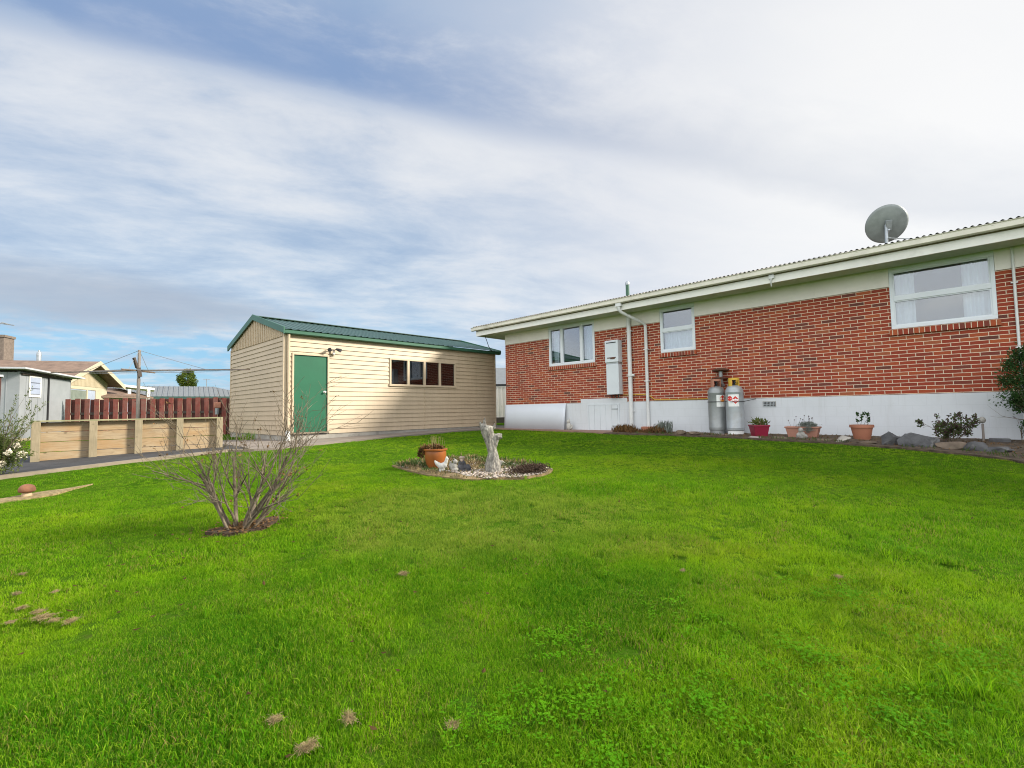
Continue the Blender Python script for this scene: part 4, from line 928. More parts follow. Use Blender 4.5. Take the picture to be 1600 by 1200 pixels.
for _ in range(20): b.leaf((x+random.uniform(-.1,.1),y+random.uniform(-.1,.1),z+h-.02),(random.uniform(-.5,.5),random.uniform(-.6,.6),.8),rv(),.13,.014)
b.build('dry_stalks', M['straw'], t, fixn=False)
t = thing('clay_trough',(10.72,2.42,-.645),'long faded clay trough overflowing with silvery groundcover','planter'); x,y,z = 10.72,2.42,-.642; b = MB()
def rc(wx,wy,hh): return [(x+sx_*wx,y+sy_*wy,z+hh) for sx_,sy_ in ((-1,-1),(1,-1),(1,1),(-1,1))]
rings = [rc(.08,.24,0),rc(.10,.285,.19),rc(.115,.30,.191),rc(.115,.30,.22),rc(.10,.285,.22),rc(.095,.28,.17)]
vs = [p for r in rings for p in r]; b.add(vs,[(3,2,1,0)]+[(4*i+j,4*i+(j+1)%4,4*i+4+(j+1)%4,4*i+4+j) for i in range(5) for j in range(4)]+[(20,21,22,23)]); b.build('trough', M['clay2'], t, bevel=.006)
b = MB(); leafcloud(b,(x-.02,y-.09,z+.24),(.15,.25,.09),1300,.03,.012,.3); leafcloud(b,(x-.12,y-.12,z+.17),(.05,.14,.08),260,.03,.012,.2); b.build('groundcover', M['leafsilver'], t, fixn=False)
b = MB()
for k in range(12):
    p = Vector((x+random.uniform(-.06,.06),y+random.uniform(-.2,.26),z+.2)); q = p+Vector((random.uniform(-.05,.05),random.uniform(-.06,.06),random.uniform(.14,.24))); b.tube([p,q],.0022,4); b.blob(q,.011,1)
b.build('flower_stalks', M['leafpurple'], t, fixn=False)
b = MB()
for _ in range(1500):
    yy = random.uniform(-1.6,6.6); x0_ = float(np.interp(yy,[-1.6,-.65,-.3,.16,.89,1.76,2.9,4.2,6.6],[8.4,8.65,9.1,9.4,9.62,9.83,9.97,10.4,10.48])); xx = x0_+(A-.05-x0_)*random.random()
    b.leaf((xx,yy,zg(xx,yy)+.02),(*rv()[:2],random.uniform(0,.5)),(0,0,1),random.uniform(.02,.06),.02)
tag(b.build('bed_litter', M['deadleaf'], fixn=False),'brown leaf litter on the soil along the house','leaf litter',kind='stuff')
b = MB()
for _ in range(520):
    yy = random.uniform(-.6,6.4); x0_ = float(np.interp(yy,[-.6,-.3,.16,.89,1.76,2.9,4.2,6.4],[8.7,9.05,9.35,9.55,9.76,9.92,10.33,10.42])); xx = x0_+abs(random.gauss(0,.22))
    if noise.noise(Vector((xx*2,yy*2,4))) < -.1: continue
    b.leaf((xx,yy,zg(xx,yy)+.01),(random.uniform(-.5,.5),random.uniform(-.5,.5),1),rv(),random.uniform(.03,.09),.012)
tag(b.build('bed_edge_weeds', M['leafmid'], fixn=False),'low weeds creeping between the edging stones','weeds',kind='stuff')
# tap on a stake
t = thing('garden_light',(11.12,-.11,-.655),'small round topped garden light on short stake by the wall','garden light'); b = MB(); b.tube([(11.12,-.11,-.70),(11.12,-.11,-.36)],.016,8); b.build('stake', M['polewood'], t)
b = MB(); b.blob((11.12,-.11,-.30),(.038,.045,.055),2); b.build('head', M['ornament'], t, smooth=True)
b = MB(); b.box(11.0,11.22,-.42,-.17,-.66,-.60); tag(b.build('grey_slab', M['stone'], bevel=.012),'flat dark grey block lying on soil beside the garden light','block')

# ------------------------------------------------------------------ stones
def rock(x,y,r,mat,label,seed,group='stones edging the garden bed',sink=.35,name='edging_stone'):
    b = MB(); z = zg(x,y); rr = random.Random(seed); bm = bmesh.new()
    for _ in range(20):
        v = Vector((rr.gauss(0,1),rr.gauss(0,1),rr.gauss(0,1))).normalized()*rr.uniform(.72,1.12); bm.verts.new(v)
    h = bmesh.ops.convex_hull(bm, input=bm.verts); bmesh.ops.delete(bm, geom=[e for e in h['geom_interior'] if isinstance(e,bmesh.types.BMVert)], context='VERTS')
    bmesh.ops.triangulate(bm, faces=bm.faces); bmesh.ops.subdivide_edges(bm, edges=bm.edges, cuts=3, use_grid_fill=True)
    bm.verts.index_update(); vs = []
    for v in bm.verts:
        c = v.co; k = 1+.10*noise.noise(c*2.2+Vector((seed,0,3)))+.06*noise.noise(c*6+Vector((0,seed,3)))
        vs.append((x+c.x*r[0]*k,y+c.y*r[1]*k,z+r[2]*(1-sink)+c.z*r[2]*k-.02))
    fs = [tuple(v.index for v in f.verts) for f in bm.faces]; bm.free(); b.add(vs,fs)
    return tag(b.build(name, mat, smooth=24), label, 'stone', group)
rock(9.80,.62,(.13,.30,.15),M['stone'],'widest dark grey edging stone with pointed hump right of terracotta pot',3)
rock(9.86,1.00,(.13,.16,.17),M['stone'],'upright dark grey edging stone just right of terracotta pot',8)
rock(9.95,1.62,(.10,.13,.09),M['palestone'],'pale rounded edging stone in front of terracotta pot',5)
rock(9.90,1.28,(.12,.16,.055),M['stonebrown'],'low flat brown edging stone below terracotta pot',12)
rock(9.72,.24,(.14,.20,.085),M['stonebrown'],'mossy brown edging stone beneath the purple leaved shrub',15)
rock(9.62,-.02,(.13,.17,.11),M['stone'],'jagged grey edging stone with pale lichen right of purple shrub',22)
rock(9.66,-.25,(.12,.17,.075),M['stone'],'last low grey lichened edging stone before the bare soil',27)
rock(10.55,4.86,(.10,.16,.085),M['stonebrown'],'brown stone left of gas bottles nearer the dry weeds',31,sink=.3)
rock(10.50,4.52,(.11,.15,.08),M['stonebrown'],'brown stone touching the foot of the duller gas bottle',36,sink=.3)
rock(10.16,2.72,(.10,.18,.05),M['stonebrown'],'low brown stone between crimson pot and clay trough',41)
rock(10.22,3.15,(.10,.16,.045),M['palestone'],'flat pale stone in front of the crimson pot',44)
rock(10.12,1.98,(.10,.16,.05),M['stonebrown'],'low mossy stone right of the clay trough',52)
b = MB(); b.box(10.95,11.5,3.59,4.54,-.66,-.6255); tag(b.build('bottle_slab', M['path'], bevel=.01),'thin concrete slab under the two gas bottles','slab')
# little figurine at the trough + white cat
def figure(name, parts, mat, label, cat, vox=.008, extra=None):
    b = MB()
    for c,r in parts: b.blob(c,r,2)
    return b
fx,fy = 10.36,2.37; fz = zg(fx,fy)
t = MB(); t.blob((fx,fy,fz+.07),(.055,.075,.085)); t.blob((fx-.02,fy+.0,fz+.17),(.04,.045,.05)); t.blob((fx-.03,fy+.05,fz+.06),(.03,.03,.06)); t.blob((fx,fy-.06,fz+.05),(.04,.05,.05))
tag(t.build('frog_ornament', M['ornament'], remesh=.008),'small grey stone ornament sitting before the clay trough','ornament')
hx,hy,hz = 11.42,8.72,-.62
t = MB(); t.blob((hx,hy,hz+.10),(.07,.085,.12)); t.blob((hx-.01,hy+.01,hz+.24),(.055,.06,.06)); t.tube([(hx,hy+.03,hz+.27),(hx,hy+.045,hz+.34)],[.022,.006],8); t.tube([(hx,hy-.02,hz+.27),(hx,hy-.035,hz+.34)],[.022,.006],8); t.tube([(hx,hy-.08,hz+.03),(hx-.03,hy-.13,hz+.06),(hx-.02,hy-.13,hz+.16)],[.03,.025,.015],8)
tag(t.build('cat_ornament', M['henwhite'], remesh=.008),'white sitting ornament at the foot of the white house base','ornament')

# ------------------------------------------------------------------ island bed
px0,py0 = 4.25,5.72; pz = zg(px0,py0)
t = thing('glazed_pot',(px0,py0,pz),'orange brown glazed pot with withered plants in the island bed','plant pot')
b = MB(); b.lathe([(.105,0),(.115,.005),(.135,.06),(.155,.14),(.160,.20),(.155,.245),(.160,.25),(.175,.255),(.178,.275),(.165,.28),(.15,.27),(.148,.24),(.01,.24)],(px0,py0,pz),40,caps=False); b.build('pot', M['terracotta'], t, smooth=30)
b = MB(); b.lathe([(.001,.255),(.149,.25)],(px0,py0,pz),24,caps=False); b.build('soil', M['soil'], t)
b = MB(); leafcloud(b,(px0,py0,pz+.29),(.16,.16,.05),420,.04,.022,.2); L0 = Vector((px0,py0,pz+.27))-rt*.16; leafcloud(b,(L0.x,L0.y,L0.z),(.10,.10,.08),330,.036,.022,.2); L1 = Vector((px0,py0,pz+.20))-rt*.21; leafcloud(b,(L1.x,L1.y,L1.z),(.05,.06,.08),150,.034,.022,.2); b.build('withered_leaves', M['deadleaf'], t, fixn=False)
b = MB(); leafcloud(b,(L1.x,L1.y,L1.z+.02),(.055,.06,.08),140,.034,.022,.3); b.build('dark_leaves', M['deaddark'], t, fixn=False)
b = MB()
for k in range(26):
    p = Vector((px0,py0,pz+.26))+Vector((random.uniform(-.11,.11),random.uniform(-.11,.11),0)); b.tube([p,p+Vector((random.uniform(-.04,.04),random.uniform(-.04,.04),random.uniform(.1,.22)))],.0015,4)
b.build('dry_stems', M['straw'], t, fixn=False)
# driftwood sculpture
qx,qy = 4.52,4.78; qz = zg(qx,qy); O = Vector((qx,qy,qz))
def W(r,u,f=0): return O+rt*r+Vector((0,0,u))+fw*f
b = MB()
b.tube([W(.01,-.03),W(.01,.05),W(.02,.14),W(.015,.24),W(-.015,.34),W(-.045,.44),W(-.065,.52),W(-.075,.60),W(-.072,.64)],[.125,.105,.085,.062,.057,.066,.078,.092,.07],18)
b.tube([W(-.005,.30),W(.035,.40),W(.055,.47),W(.075,.495)],[.05,.045,.05,.055],14); b.tube([W(.02,.485),W(.09,.49),W(.135,.487)],[.035,.042,.036],14)
b.tube([W(-.13,.60),W(-.155,.65),W(-.165,.69)],[.032,.022,.008],8); b.tube([W(-.10,.62),W(-.108,.70),W(-.098,.755)],[.03,.022,.006],8); b.tube([W(.0,.60),W(.03,.63),W(.035,.67)],[.03,.02,.006],8); b.tube([W(.0,.60),W(.045,.605)],[.03,.012],8)
for k in range(7):
    a = k*.9; b.tube([W(.10*math.cos(a),-.03,.10*math.sin(a)),W(.085*math.cos(a+.25),.10,.085*math.sin(a+.25)),W(.05*math.cos(a+.7),.26,.05*math.sin(a+.7)),W(-.04+.055*math.cos(a+1.1),.44,.055*math.sin(a+1.1)),W(-.07+.08*math.cos(a+1.3),.58,.08*math.sin(a+1.3))],[.03,.024,.017,.018,.012],8)
o = b.build('driftwood_sculpture', M['drift'], remesh=.009); tag(o,'twisted grey driftwood stump sculpture with short prongs in the island bed','sculpture')
dt = bpy.data.textures.new('driftwood_grain','CLOUDS'); dt.noise_scale = .035; dm = o.modifiers.new('grain','DISPLACE'); dm.texture = dt; dm.strength = .016; dm.mid_level = .5; dm.texture_coords = 'LOCAL'
# hen
hx,hy = 4.10,5.37; O = Vector((hx,hy,zg(hx,hy)))
b = MB(); 
def Bl(r,u,f,R): p = W(r,u,f); b.blob(p,R)
Bl(0,.075,0,(.055,.055,.05)); Bl(.03,.09,0,(.045,.045,.045)); b.tube([W(.03,.09),W(.06,.14),W(.068,.175)],[.035,.026,.022],10); Bl(.07,.18,0,.024); b.tube([W(.085,.178),W(.105,.17)],[.01,.003],6); b.tube([W(-.03,.085),W(-.075,.12),W(-.105,.155)],[.04,.028,.01],10); b.tube([W(.06,.20),W(.075,.21)],[.012,.008],6); b.tube([W(0,-.02),W(0,.06)],[.05,.04],12)
tag(b.build('hen_ornament', M['henwhite'], remesh=.006),'white hen ornament with raised tail in front of the glazed pot','ornament')
hx,hy = 4.24,5.27; O = Vector((hx,hy,zg(hx,hy))); b = MB()
Bl(0,.06,0,(.04,.04,.06)); Bl(.015,.13,0,.035); b.tube([W(.01,.15),W(.005,.185)],[.012,.005],6); b.tube([W(-.03,.02),W(-.055,.08),W(-.05,.14)],[.02,.028,.012],8); Bl(.01,.02,0,(.055,.055,.03)); b.tube([W(.03,.07),W(.055,.06)],[.015,.01],6)
tag(b.build('squirrel_ornament', M['ornament'], remesh=.006),'small pale grey animal ornament between hen and dark figure','ornament')
hx,hy = 4.24,5.10; O = Vector((hx,hy,zg(hx,hy)))
t = thing('garden_figure',(hx,hy,O.z),'dark weathered garden figure with pale hooded head beside the pot','ornament'); b = MB()
Bl(0,.06,0,(.05,.05,.08)); Bl(0,.13,0,(.045,.045,.045)); b.tube([W(-.035,.13),W(-.045,.06,-.03)],[.018,.015],8); b.tube([W(.035,.13),W(.045,.06,-.03)],[.018,.015],8); Bl(-.025,.015,-.03,(.03,.03,.02)); Bl(.025,.015,-.03,(.03,.03,.02)); b.tube([W(.055,.0),W(.085,.07),W(.075,.11)],[.05,.045,.02],10); b.build('body', M['gnomedark'], t, remesh=.006)
b = MB(); Bl(0,.19,0,(.037,.037,.036)); b.tube([W(0,.20),W(0,.222)],[.045,.03],12); Bl(-.0,.165,-.025,(.022,.02,.02)); b.build('head', M['gnomehead'], t, remesh=.005)
# bed plants and pebbles
b = MB(); sd = 0
for _ in range(2600):
    u = random.random(); a = random.uniform(0,2*PI)
    x = 4.1+1.1*random.random(); y = 4.1+2.2*random.random()
    s_ = (x-4.3)*math.cos(.8)-(y-5.0)*math.sin(.8)  # rightwards
    f_ = (x-4.45)*math.sin(.8)+(y-5.1)*math.cos(.8)
    if not inpoly([x],[y],BED)[0]: continue
    if f_ > -.05 and random.random() > .12: continue
    r = random.uniform(.008,.022); sd += 1
    b.blob((x,y,zg(x,y)+.014+r*.3),(r*random.uniform(.8,1.4),r*random.uniform(.8,1.4),r*.65),1,.25,2,sd)
tag(b.build('pebbles', M['pebble'], smooth=True, fixn=False),'pale pebbles scattered along the front of the island bed','pebbles',kind='stuff')
rock(4.95,5.05,(.06,.07,.06),M['palestone'],'pale stone lying behind the driftwood sculpture',61,None,.25,'bed_stone')
rock(3.97,6.12,(.05,.13,.03),M['palestone'],'flat pale stone slab at the left end of island bed',64,None,.3,'bed_stone'); rock(4.12,4.86,(.05,.12,.025),M['palestone'],'flat grey slab in front of the dark figure',67,None,.3,'bed_stone')
b = MB()
for _ in range(2200):
    x = 4.62+random.gauss(0,.16); y = 4.26+random.gauss(0,.10)
    x = 4.80+random.gauss(0,.13); y = 4.34+random.gauss(0,.09)
    if not inpoly([x],[y],BED)[0]: continue
    b.leaf((x,y,zg(x,y)+.012+random.random()*.06),(rv()[0],rv()[1],random.uniform(0,.9)),rv(),random.uniform(.025,.055),.016)
tag(b.build('dead_groundcover', M['mulch'], fixn=False),'mat of dead dark red groundcover at right end of island bed','plant',kind='stuff')
b = MB(); b2 = MB()
for _ in range(4200):
    x = 3.85+1.45*random.random(); y = 4.1+2.3*random.random()
    if not inpoly([x],[y],BED)[0]: continue
    f_ = (x-4.5)*math.sin(.8)+(y-5.1)*math.cos(.8)
    nz = noise.noise(Vector((x*3.5,y*3.5,2)))
    tgt = b if nz > 0 else b2
    if f_ < -.1 and (nz > .05): continue
    hgt = random.uniform(.02,.07)*(1.5 if f_ > .15 else .8)
    tgt.leaf((x,y,zg(x,y)+.008),(random.uniform(-.8,.8),random.uniform(-.8,.8),1),rv(),hgt,.012)
tag(b.build('bed_weeds', M['leafmid'], fixn=False),'low green weeds growing through the island bed','weeds',kind='stuff')
tag(b2.build('bed_straw', M['straw'], fixn=False),'dry yellow straw lying in the island bed','straw',kind='stuff')

# mushroom
mx_,my_ = .05,8.22; mz = zg(mx_,my_)
t = thing('mushroom_ornament',(mx_,my_,mz),'brown capped mushroom ornament on a pale stem in the lawn','ornament')
b = MB(); b.lathe([(.05,-.03),(.047,.02),(.04,.05),(.042,.07)],(mx_,my_,mz),20); b.build('stem', M['mushstem'], t, smooth=True)
b = MB(); b.lathe([(.02,.058),(.070,.050),(.079,.068),(.077,.092),(.064,.120),(.04,.138),(.014,.145),(.002,.1455)],(mx_,my_,mz),28); b.build('cap', M['mushcap'], t, smooth=True)
struct(sheet('bare_soil_patch',[(-1.6,8.0),(-.5,7.95),(.02,8.0),(.30,8.12),(.62,8.5),(.38,8.42),(.1,8.35),(-.4,8.3),(-1.5,8.3)],M['straw'],.004,.12,.05,edge=.08))
SOILP = [(-1.6,8.0),(-.5,7.95),(.02,8.0),(.30,8.12),(.62,8.5),(.38,8.42),(.1,8.35),(-.4,8.3),(-1.5,8.3)]

# dry clumps of cut grass
clp = []
def clump_mesh(seed):
    random.seed(seed); b = MB()
    for _ in range(230):
        a = random.uniform(0,2*PI); r = .030*abs(random.gauss(0,.6)); p = Vector((r*math.cos(a),r*math.sin(a),.004+.018*random.random()))
        dd = Vector((random.uniform(-1,1),random.uniform(-1,1),random.uniform(-.2,.4))).normalized(); q = p+dd*random.uniform(.012,.034); b.tube([p,(p+q)/2+Vector((0,0,.005)),q],[.0009,.0009,.0005],3,caps=False)
    return b
CL = [(.085,3.70,1.0),(.10,3.58,1.25),(.02,3.85,.8),(.0,4.15,.9),(.14,3.50,.8),(-.02,3.65,.7),(.16,4.02,.7),(.20,3.42,.9),(.646,1.817,.8),(.666,1.594,1.1),(.823,1.623,1.2),(1.707,2.646,1.0),(.05,1.95,.7),(2.9,1.35,.7),(3.4,.62,.7),(1.05,1.33,.8),(.02,4.6,.8)]
proto = None
for i,(x,y,k) in enumerate(CL):
    lab = 'small dry brown clump of cut grass lying on the lawn'
    if proto is None: o = clump_mesh(5).build('grass_clump', M['straw'], fixn=False); proto = o
    else: o = proto.copy(); COL.objects.link(o)
    o.location = (x,y,zg(x,y)+.006); o.rotation_euler = (0,0,i*1.7); o.scale = (k*.9,k*.9*(.6+.7*((i*37)%10)/10),k*.7)
    tag(o, lab, 'grass clump', 'dry clumps of cut grass on the lawn')
random.seed(11)

# ------------------------------------------------------------------ grass (instanced blades) and clover
def hidden_collection(name): return bpy.data.collections.new(name)
def tuft(name, n, rad, h0, h1, w, lean, coll, mat):
    b = MB(); r_ = random
    for _ in range(n):
        a = r_.uniform(0,2*PI); r = rad*math.sqrt(r_.random()); x,y = r*math.cos(a), r*math.sin(a)
        h = r_.uniform(h0,h1); t = r_.uniform(0,2*PI); l = lean*r_.random()**.7*h; dx,dy = l*math.cos(t), l*math.sin(t)
        s = r_.uniform(0,2*PI); wx,wy = w*.5*math.cos(s)*r_.uniform(.7,1.2), w*.5*math.sin(s)
        z1,z2 = h*.55,h*(1-.18*(l/h)**2)
        b.add([(x-wx,y-wy,-.01),(x+wx,y+wy,-.01),(x+dx*.38+wx*.8,y+dy*.38+wy*.8,z1),(x+dx*.38-wx*.8,y+dy*.38-wy*.8,z1),(x+dx,y+dy,z2)],[(0,1,2,3),(3,2,4)])
    o = b.build(name, mat, fixn=False); COL.objects.unlink(o); coll.objects.link(o)
def scatter(name, pts, rotz, scl, idx, coll, tilt=.0):
    me = bpy.data.meshes.new(name); n = len(pts); me.vertices.add(n); me.vertices.foreach_set('co', np.asarray(pts,np.float32).ravel())
    a = me.attributes.new('rot','FLOAT_VECTOR','POINT'); rr = np.zeros((n,3),np.float32); rr[:,2] = rotz; rr[:,0] = rng.normal(0,tilt,n); rr[:,1] = rng.normal(0,tilt,n); a.data.foreach_set('vector', rr.ravel())
    a = me.attributes.new('scl','FLOAT','POINT'); a.data.foreach_set('value', np.asarray(scl,np.float32))
    a = me.attributes.new('idx','INT','POINT'); a.data.foreach_set('value', np.asarray(idx,np.int32))
    o = bpy.data.objects.new(name, me); COL.objects.link(o)
    g = bpy.data.node_groups.new(name,'GeometryNodeTree'); g.interface.new_socket('Geometry',in_out='INPUT',socket_type='NodeSocketGeometry'); g.interface.new_socket('Geometry',in_out='OUTPUT',socket_type='NodeSocketGeometry')
    N = g.nodes; i = N.new('NodeGroupInput'); ou = N.new('NodeGroupOutput'); ip = N.new('GeometryNodeInstanceOnPoints'); ci = N.new('GeometryNodeCollectionInfo')
    ci.inputs['Collection'].default_value = coll; ci.inputs['Separate Children'].default_value = True; ci.inputs['Reset Children'].default_value = True
    ip.inputs['Pick Instance'].default_value = True
    def attr(nm, ty):
        q = N.new('GeometryNodeInputNamedAttribute'); q.data_type = ty; q.inputs['Name'].default_value = nm; return q.outputs['Attribute']
    g.links.new(i.outputs[0], ip.inputs['Points']); g.links.new(ci.outputs[0], ip.inputs['Instance']); g.links.new(attr('idx','INT'), ip.inputs['Instance Index'])
    g.links.new(attr('rot','FLOAT_VECTOR'), ip.inputs['Rotation']); g.links.new(attr('scl','FLOAT'), ip.inputs['Scale']); g.links.new(ip.outputs[0], ou.inputs[0])
    md = o.modifiers.new('scatter','NODES'); md.node_group = g
    return o
def gz(x,y):
    u = np.clip((.75*x+.55*y-.5)/9,0,1); v = np.clip((x-5)/6,0,1); return -1.10+.38*u*u*(3-2*u)+.08*v*v*(3-2*v)
def lawn_points(n, r0, r1, power, az=62, poly=LAWN):
    # polar sampling about the viewing spot, denser close by
    u = rng.random(n); r = (r0**power+(r1**power-r0**power)*u)**(1/power); a = math.radians(45.9)+np.radians(rng.uniform(-az,az,n))
    x = r*np.sin(a); y = r*np.cos(a)
    k = inpoly(x,y,poly)&~inpoly(x,y,BED)&~inpoly(x,y,SHRUBBED)&~(inpoly(x,y,SOILP)&(rng.random(len(x)) < .8))
    for hx,hy,hr in HOLES: k &= ~(((x-hx)**2+((y-hy)*1.0)**2 < (hr*1.0)**2)&(rng.random(n) < .93))
    return x[k],y[k]
near = hidden_collection('lawn_tufts'); NV = 12
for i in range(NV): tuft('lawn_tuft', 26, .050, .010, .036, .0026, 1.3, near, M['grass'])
X,Y = [],[]
for n,r0,r1,pw,az in ((34000,1.0,4.0,1.1,66),(50000,2.5,8.0,1.5,60),(40000,6.0,15.0,1.8,58),(9000,.2,9.0,2,180)):
    a,b_ = lawn_points(n,r0,r1,pw,az); X.append(a); Y.append(b_)
X = np.concatenate(X); Y = np.concatenate(Y); n = len(X)
R_ = np.hypot(X,Y)
pat = np.array([noise.noise(Vector((x*1.1,y*1.1,3)))+.5*noise.noise(Vector((x*3.7,y*3.7,8))) for x,y in zip(X,Y)])
sc_ = np.clip(.88+.6*pat,.42,1.45)*rng.uniform(.75,1.2,n)*np.where(R_>6,.72,1.0)
gap = np.array([noise.noise(Vector((x*5.5,y*5.5,21)))+.6*noise.noise(Vector((x*13,y*13,5))) for x,y in zip(X,Y)])
keep = (gap > -.34)|(rng.random(n) < .25)|(R_ > 4.5+rng.random(n))
X,Y,sc_,pat,R_ = X[keep],Y[keep],sc_[keep],pat[keep],R_[keep]; n = len(X)
Zs = gz(X,Y)+np.array([.010*noise.noise(Vector((x*1.3,y*1.3,0)))+.004*noise.noise(Vector((x*4,y*4,5)))-.016 for x,y in zip(X,Y)])+.001
o = scatter('lawn_grass', np.stack([X,Y,Zs],1), rng.uniform(0,2*PI,n), sc_, rng.integers(0,NV,n), near, .10)
tag(o,'short green lawn grass covering the garden','grass',kind='stuff')
x = rng.uniform(-7,5,9000); y = rng.uniform(14,24,9000); k = inpoly(x,y,BACKLAWN); x = x[k]; y = y[k]; n = len(x)
o = scatter('back_grass', np.stack([x,y,gz(x,y)],1), rng.uniform(0,2*PI,n), rng.uniform(1,1.7,n), rng.integers(0,NV,n), near, .1)
tag(o,'green grass around the grey garden shed','grass',kind='stuff')
# taller tufts
tall = hidden_collection('tall_tufts')
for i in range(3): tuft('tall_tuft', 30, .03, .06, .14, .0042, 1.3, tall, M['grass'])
T = [(2.37,.19,1),(2.42,.12,.9),(2.5,.02,.8),(3.35,.75,.8),(4.0,.45,1.0),(4.1,.52,.9),(1.2,1.9,.7),(1.0,1.3,.6),(2.0,.9,.6),(1.6,3.1,.6),(4.3,14.3,2.4),(4.2,14.5,2.2),(4.35,14.7,2.6),(4.1,14.2,2.0),(4.45,14.4,2.2)]
T += [(rng.uniform(.1,4.5),rng.uniform(-.4,5),rng.uniform(.35,.7)) for _ in range(70)]
T = [q for q in T if not inpoly([q[0]],[q[1]],SHRUBBED)[0] and not inpoly([q[0]],[q[1]],BED)[0] and math.hypot(q[0],q[1])>1.3]
P = np.array([(a,b_,zg(a,b_)-.005) for a,b_,_ in T]); n = len(T)
o = scatter('tall_grass', P, rng.uniform(0,2*PI,n), [q[2] for q in T], rng.integers(0,3,n), tall, .1); tag(o,'longer uneven grass tufts scattered in the lawn','grass',kind='stuff')
# clover and broad leaved weeds in the turf
cv = hidden_collection('clover_sprigs')
for i in range(3):
    b = MB()
    for _ in range(9):
        a = random.uniform(0,2*PI); r = .05*math.sqrt(random.random()); c = Vector((r*math.cos(a),r*math.sin(a),random.uniform(.010,.032))); s0 = random.uniform(0,2*PI)
        for k in range(3): b.leaf(c,(math.cos(s0+k*2.094),math.sin(s0+k*2.094),.15),(0,0,1),random.uniform(.004,.0085),.0068)
    oo = b.build('clover_sprig', M['clover'], fixn=False); COL.objects.unlink(oo); cv.objects.link(oo)
C = []
for cx_,cy_,rr,nn_ in ((1.44,1.10,.30,120),(1.75,1.40,.25,80),(2.35,.55,.45,170),(1.75,.75,.3,90),(2.75,.05,.35,120),(1.15,1.22,.2,50),(3.1,.55,.4,110),(2.1,.25,.4,150),(1.5,.45,.35,120),(4.2,.4,.4,60),(2.4,1.2,.4,60),(1.25,.85,.3,80)):
    for _ in range(nn_):
        a = random.uniform(0,2*PI); r = rr*abs(random.gauss(0,.6))
        if random.random() < .45: C.append((cx_+r*math.cos(a),cy_+r*math.sin(a)))
P = np.array([(a,b_,zg(a,b_)+.006) for a,b_ in C]); n = len(C)
o = scatter('clover', P, rng.uniform(0,2*PI,n), rng.uniform(.8,1.35,n), rng.integers(0,3,n), cv, .15); tag(o,'patches of clover growing through the near lawn','clover',kind='stuff')
# dark specks: fallen leaves over the lawn
b = MB()
for _ in range(160):
    if random.random() < .6: x = 1.3+random.gauss(0,.75); y = 4.4+random.gauss(0,.55)
    else: x = random.uniform(.2,5.5); y = random.uniform(.0,5.5)
    if math.hypot(x,y) < 1.6 or inpoly([x],[y],BED)[0]: continue
    b.leaf((x,y,zg(x,y)+.026),(*rv()[:2],.15),(0,0,1),random.uniform(.02,.045),.02)
tag(b.build('fallen_leaves', M['deaddark'], fixn=False),'dark fallen leaves dotted over the lawn','leaves',kind='stuff')

# ------------------------------------------------------------------ light and sky
EL, AZ = math.radians(29), math.radians(46)      # sun height; its bearing, turned from +x towards -y
sd = Vector((math.cos(EL)*math.cos(AZ), -math.cos(EL)*math.sin(AZ), math.sin(EL)))
sl_ = bpy.data.lights.new('sun','SUN'); sl_.energy = 5.0; sl_.angle = math.radians(11); sl_.color = (1,.93,.80)
so_ = bpy.data.objects.new('sun', sl_); COL.objects.link(so_); so_.rotation_euler = sd.to_track_quat('Z','Y').to_euler()
w = bpy.data.worlds.new('World'); S.world = w; w.use_nodes = True; nt = w.node_tree; N = nt.nodes; Lk = nt.links
bg = N['Background']; bg.inputs['Strength'].default_value = .1
sky = N.new('ShaderNodeTexSky'); sky.sky_type = 'NISHITA'; sky.sun_disc = False; sky.sun_elevation = EL; sky.sun_rotation = math.atan2(sd.x, sd.y); sky.dust_density = .6; sky.ozone_density = 1.6
tc = N.new('ShaderNodeTexCoord'); DIR = tc.outputs['Generated']
def dot(v):
    q = N.new('ShaderNodeVectorMath'); q.operation = 'DOT_PRODUCT'; Lk.new(DIR,q.inputs[0]); q.inputs[1].default_value = v; return q.outputs['Value']
def math_(op,a,b=None,c=None,clamp=False):
    q = N.new('ShaderNodeMath'); q.operation = op; q.use_clamp = clamp
    for i,v in enumerate((a,b,c)):
        if v is None: continue
        if hasattr(v,'is_linked'): Lk.new(v,q.inputs[i])
        else: q.inputs[i].default_value = v
    return q.outputs[0]
def ramp_(f,stops):
    q = N.new('ShaderNodeValToRGB'); cr = q.color_ramp; cr.interpolation = 'EASE' if len(stops)==2 else 'LINEAR'
    while len(cr.elements) < len(stops): cr.elements.new(.5)
    for e,(p,c_) in zip(cr.elements,stops): e.position = p; e.color = (*c_,1) if hasattr(c_,'__len__') else (c_,c_,c_,1)
    Lk.new(f,q.inputs['Fac']); return q.outputs['Color']
def mixc(f,a,b_):
    q = N.new('ShaderNodeMix'); q.data_type = 'RGBA'
    for s_,v in ((q.inputs[0],f),(q.inputs[6],a),(q.inputs[7],b_)):
        if hasattr(v,'is_linked'): Lk.new(v,s_)
        elif hasattr(v,'__len__'): s_.default_value = (*v,1)
        else: s_.default_value = v
    return q.outputs[2]
sx_ = N.new('ShaderNodeSeparateXYZ'); Lk.new(DIR,sx_.inputs[0]); DZ = sx_.outputs['Z']
zc = math_('ADD',math_('MAXIMUM',DZ,0.0),.14)
cb = N.new('ShaderNodeCombineXYZ'); Lk.new(math_('DIVIDE',sx_.outputs['X'],zc),cb.inputs[0]); Lk.new(math_('DIVIDE',sx_.outputs['Y'],zc),cb.inputs[1])
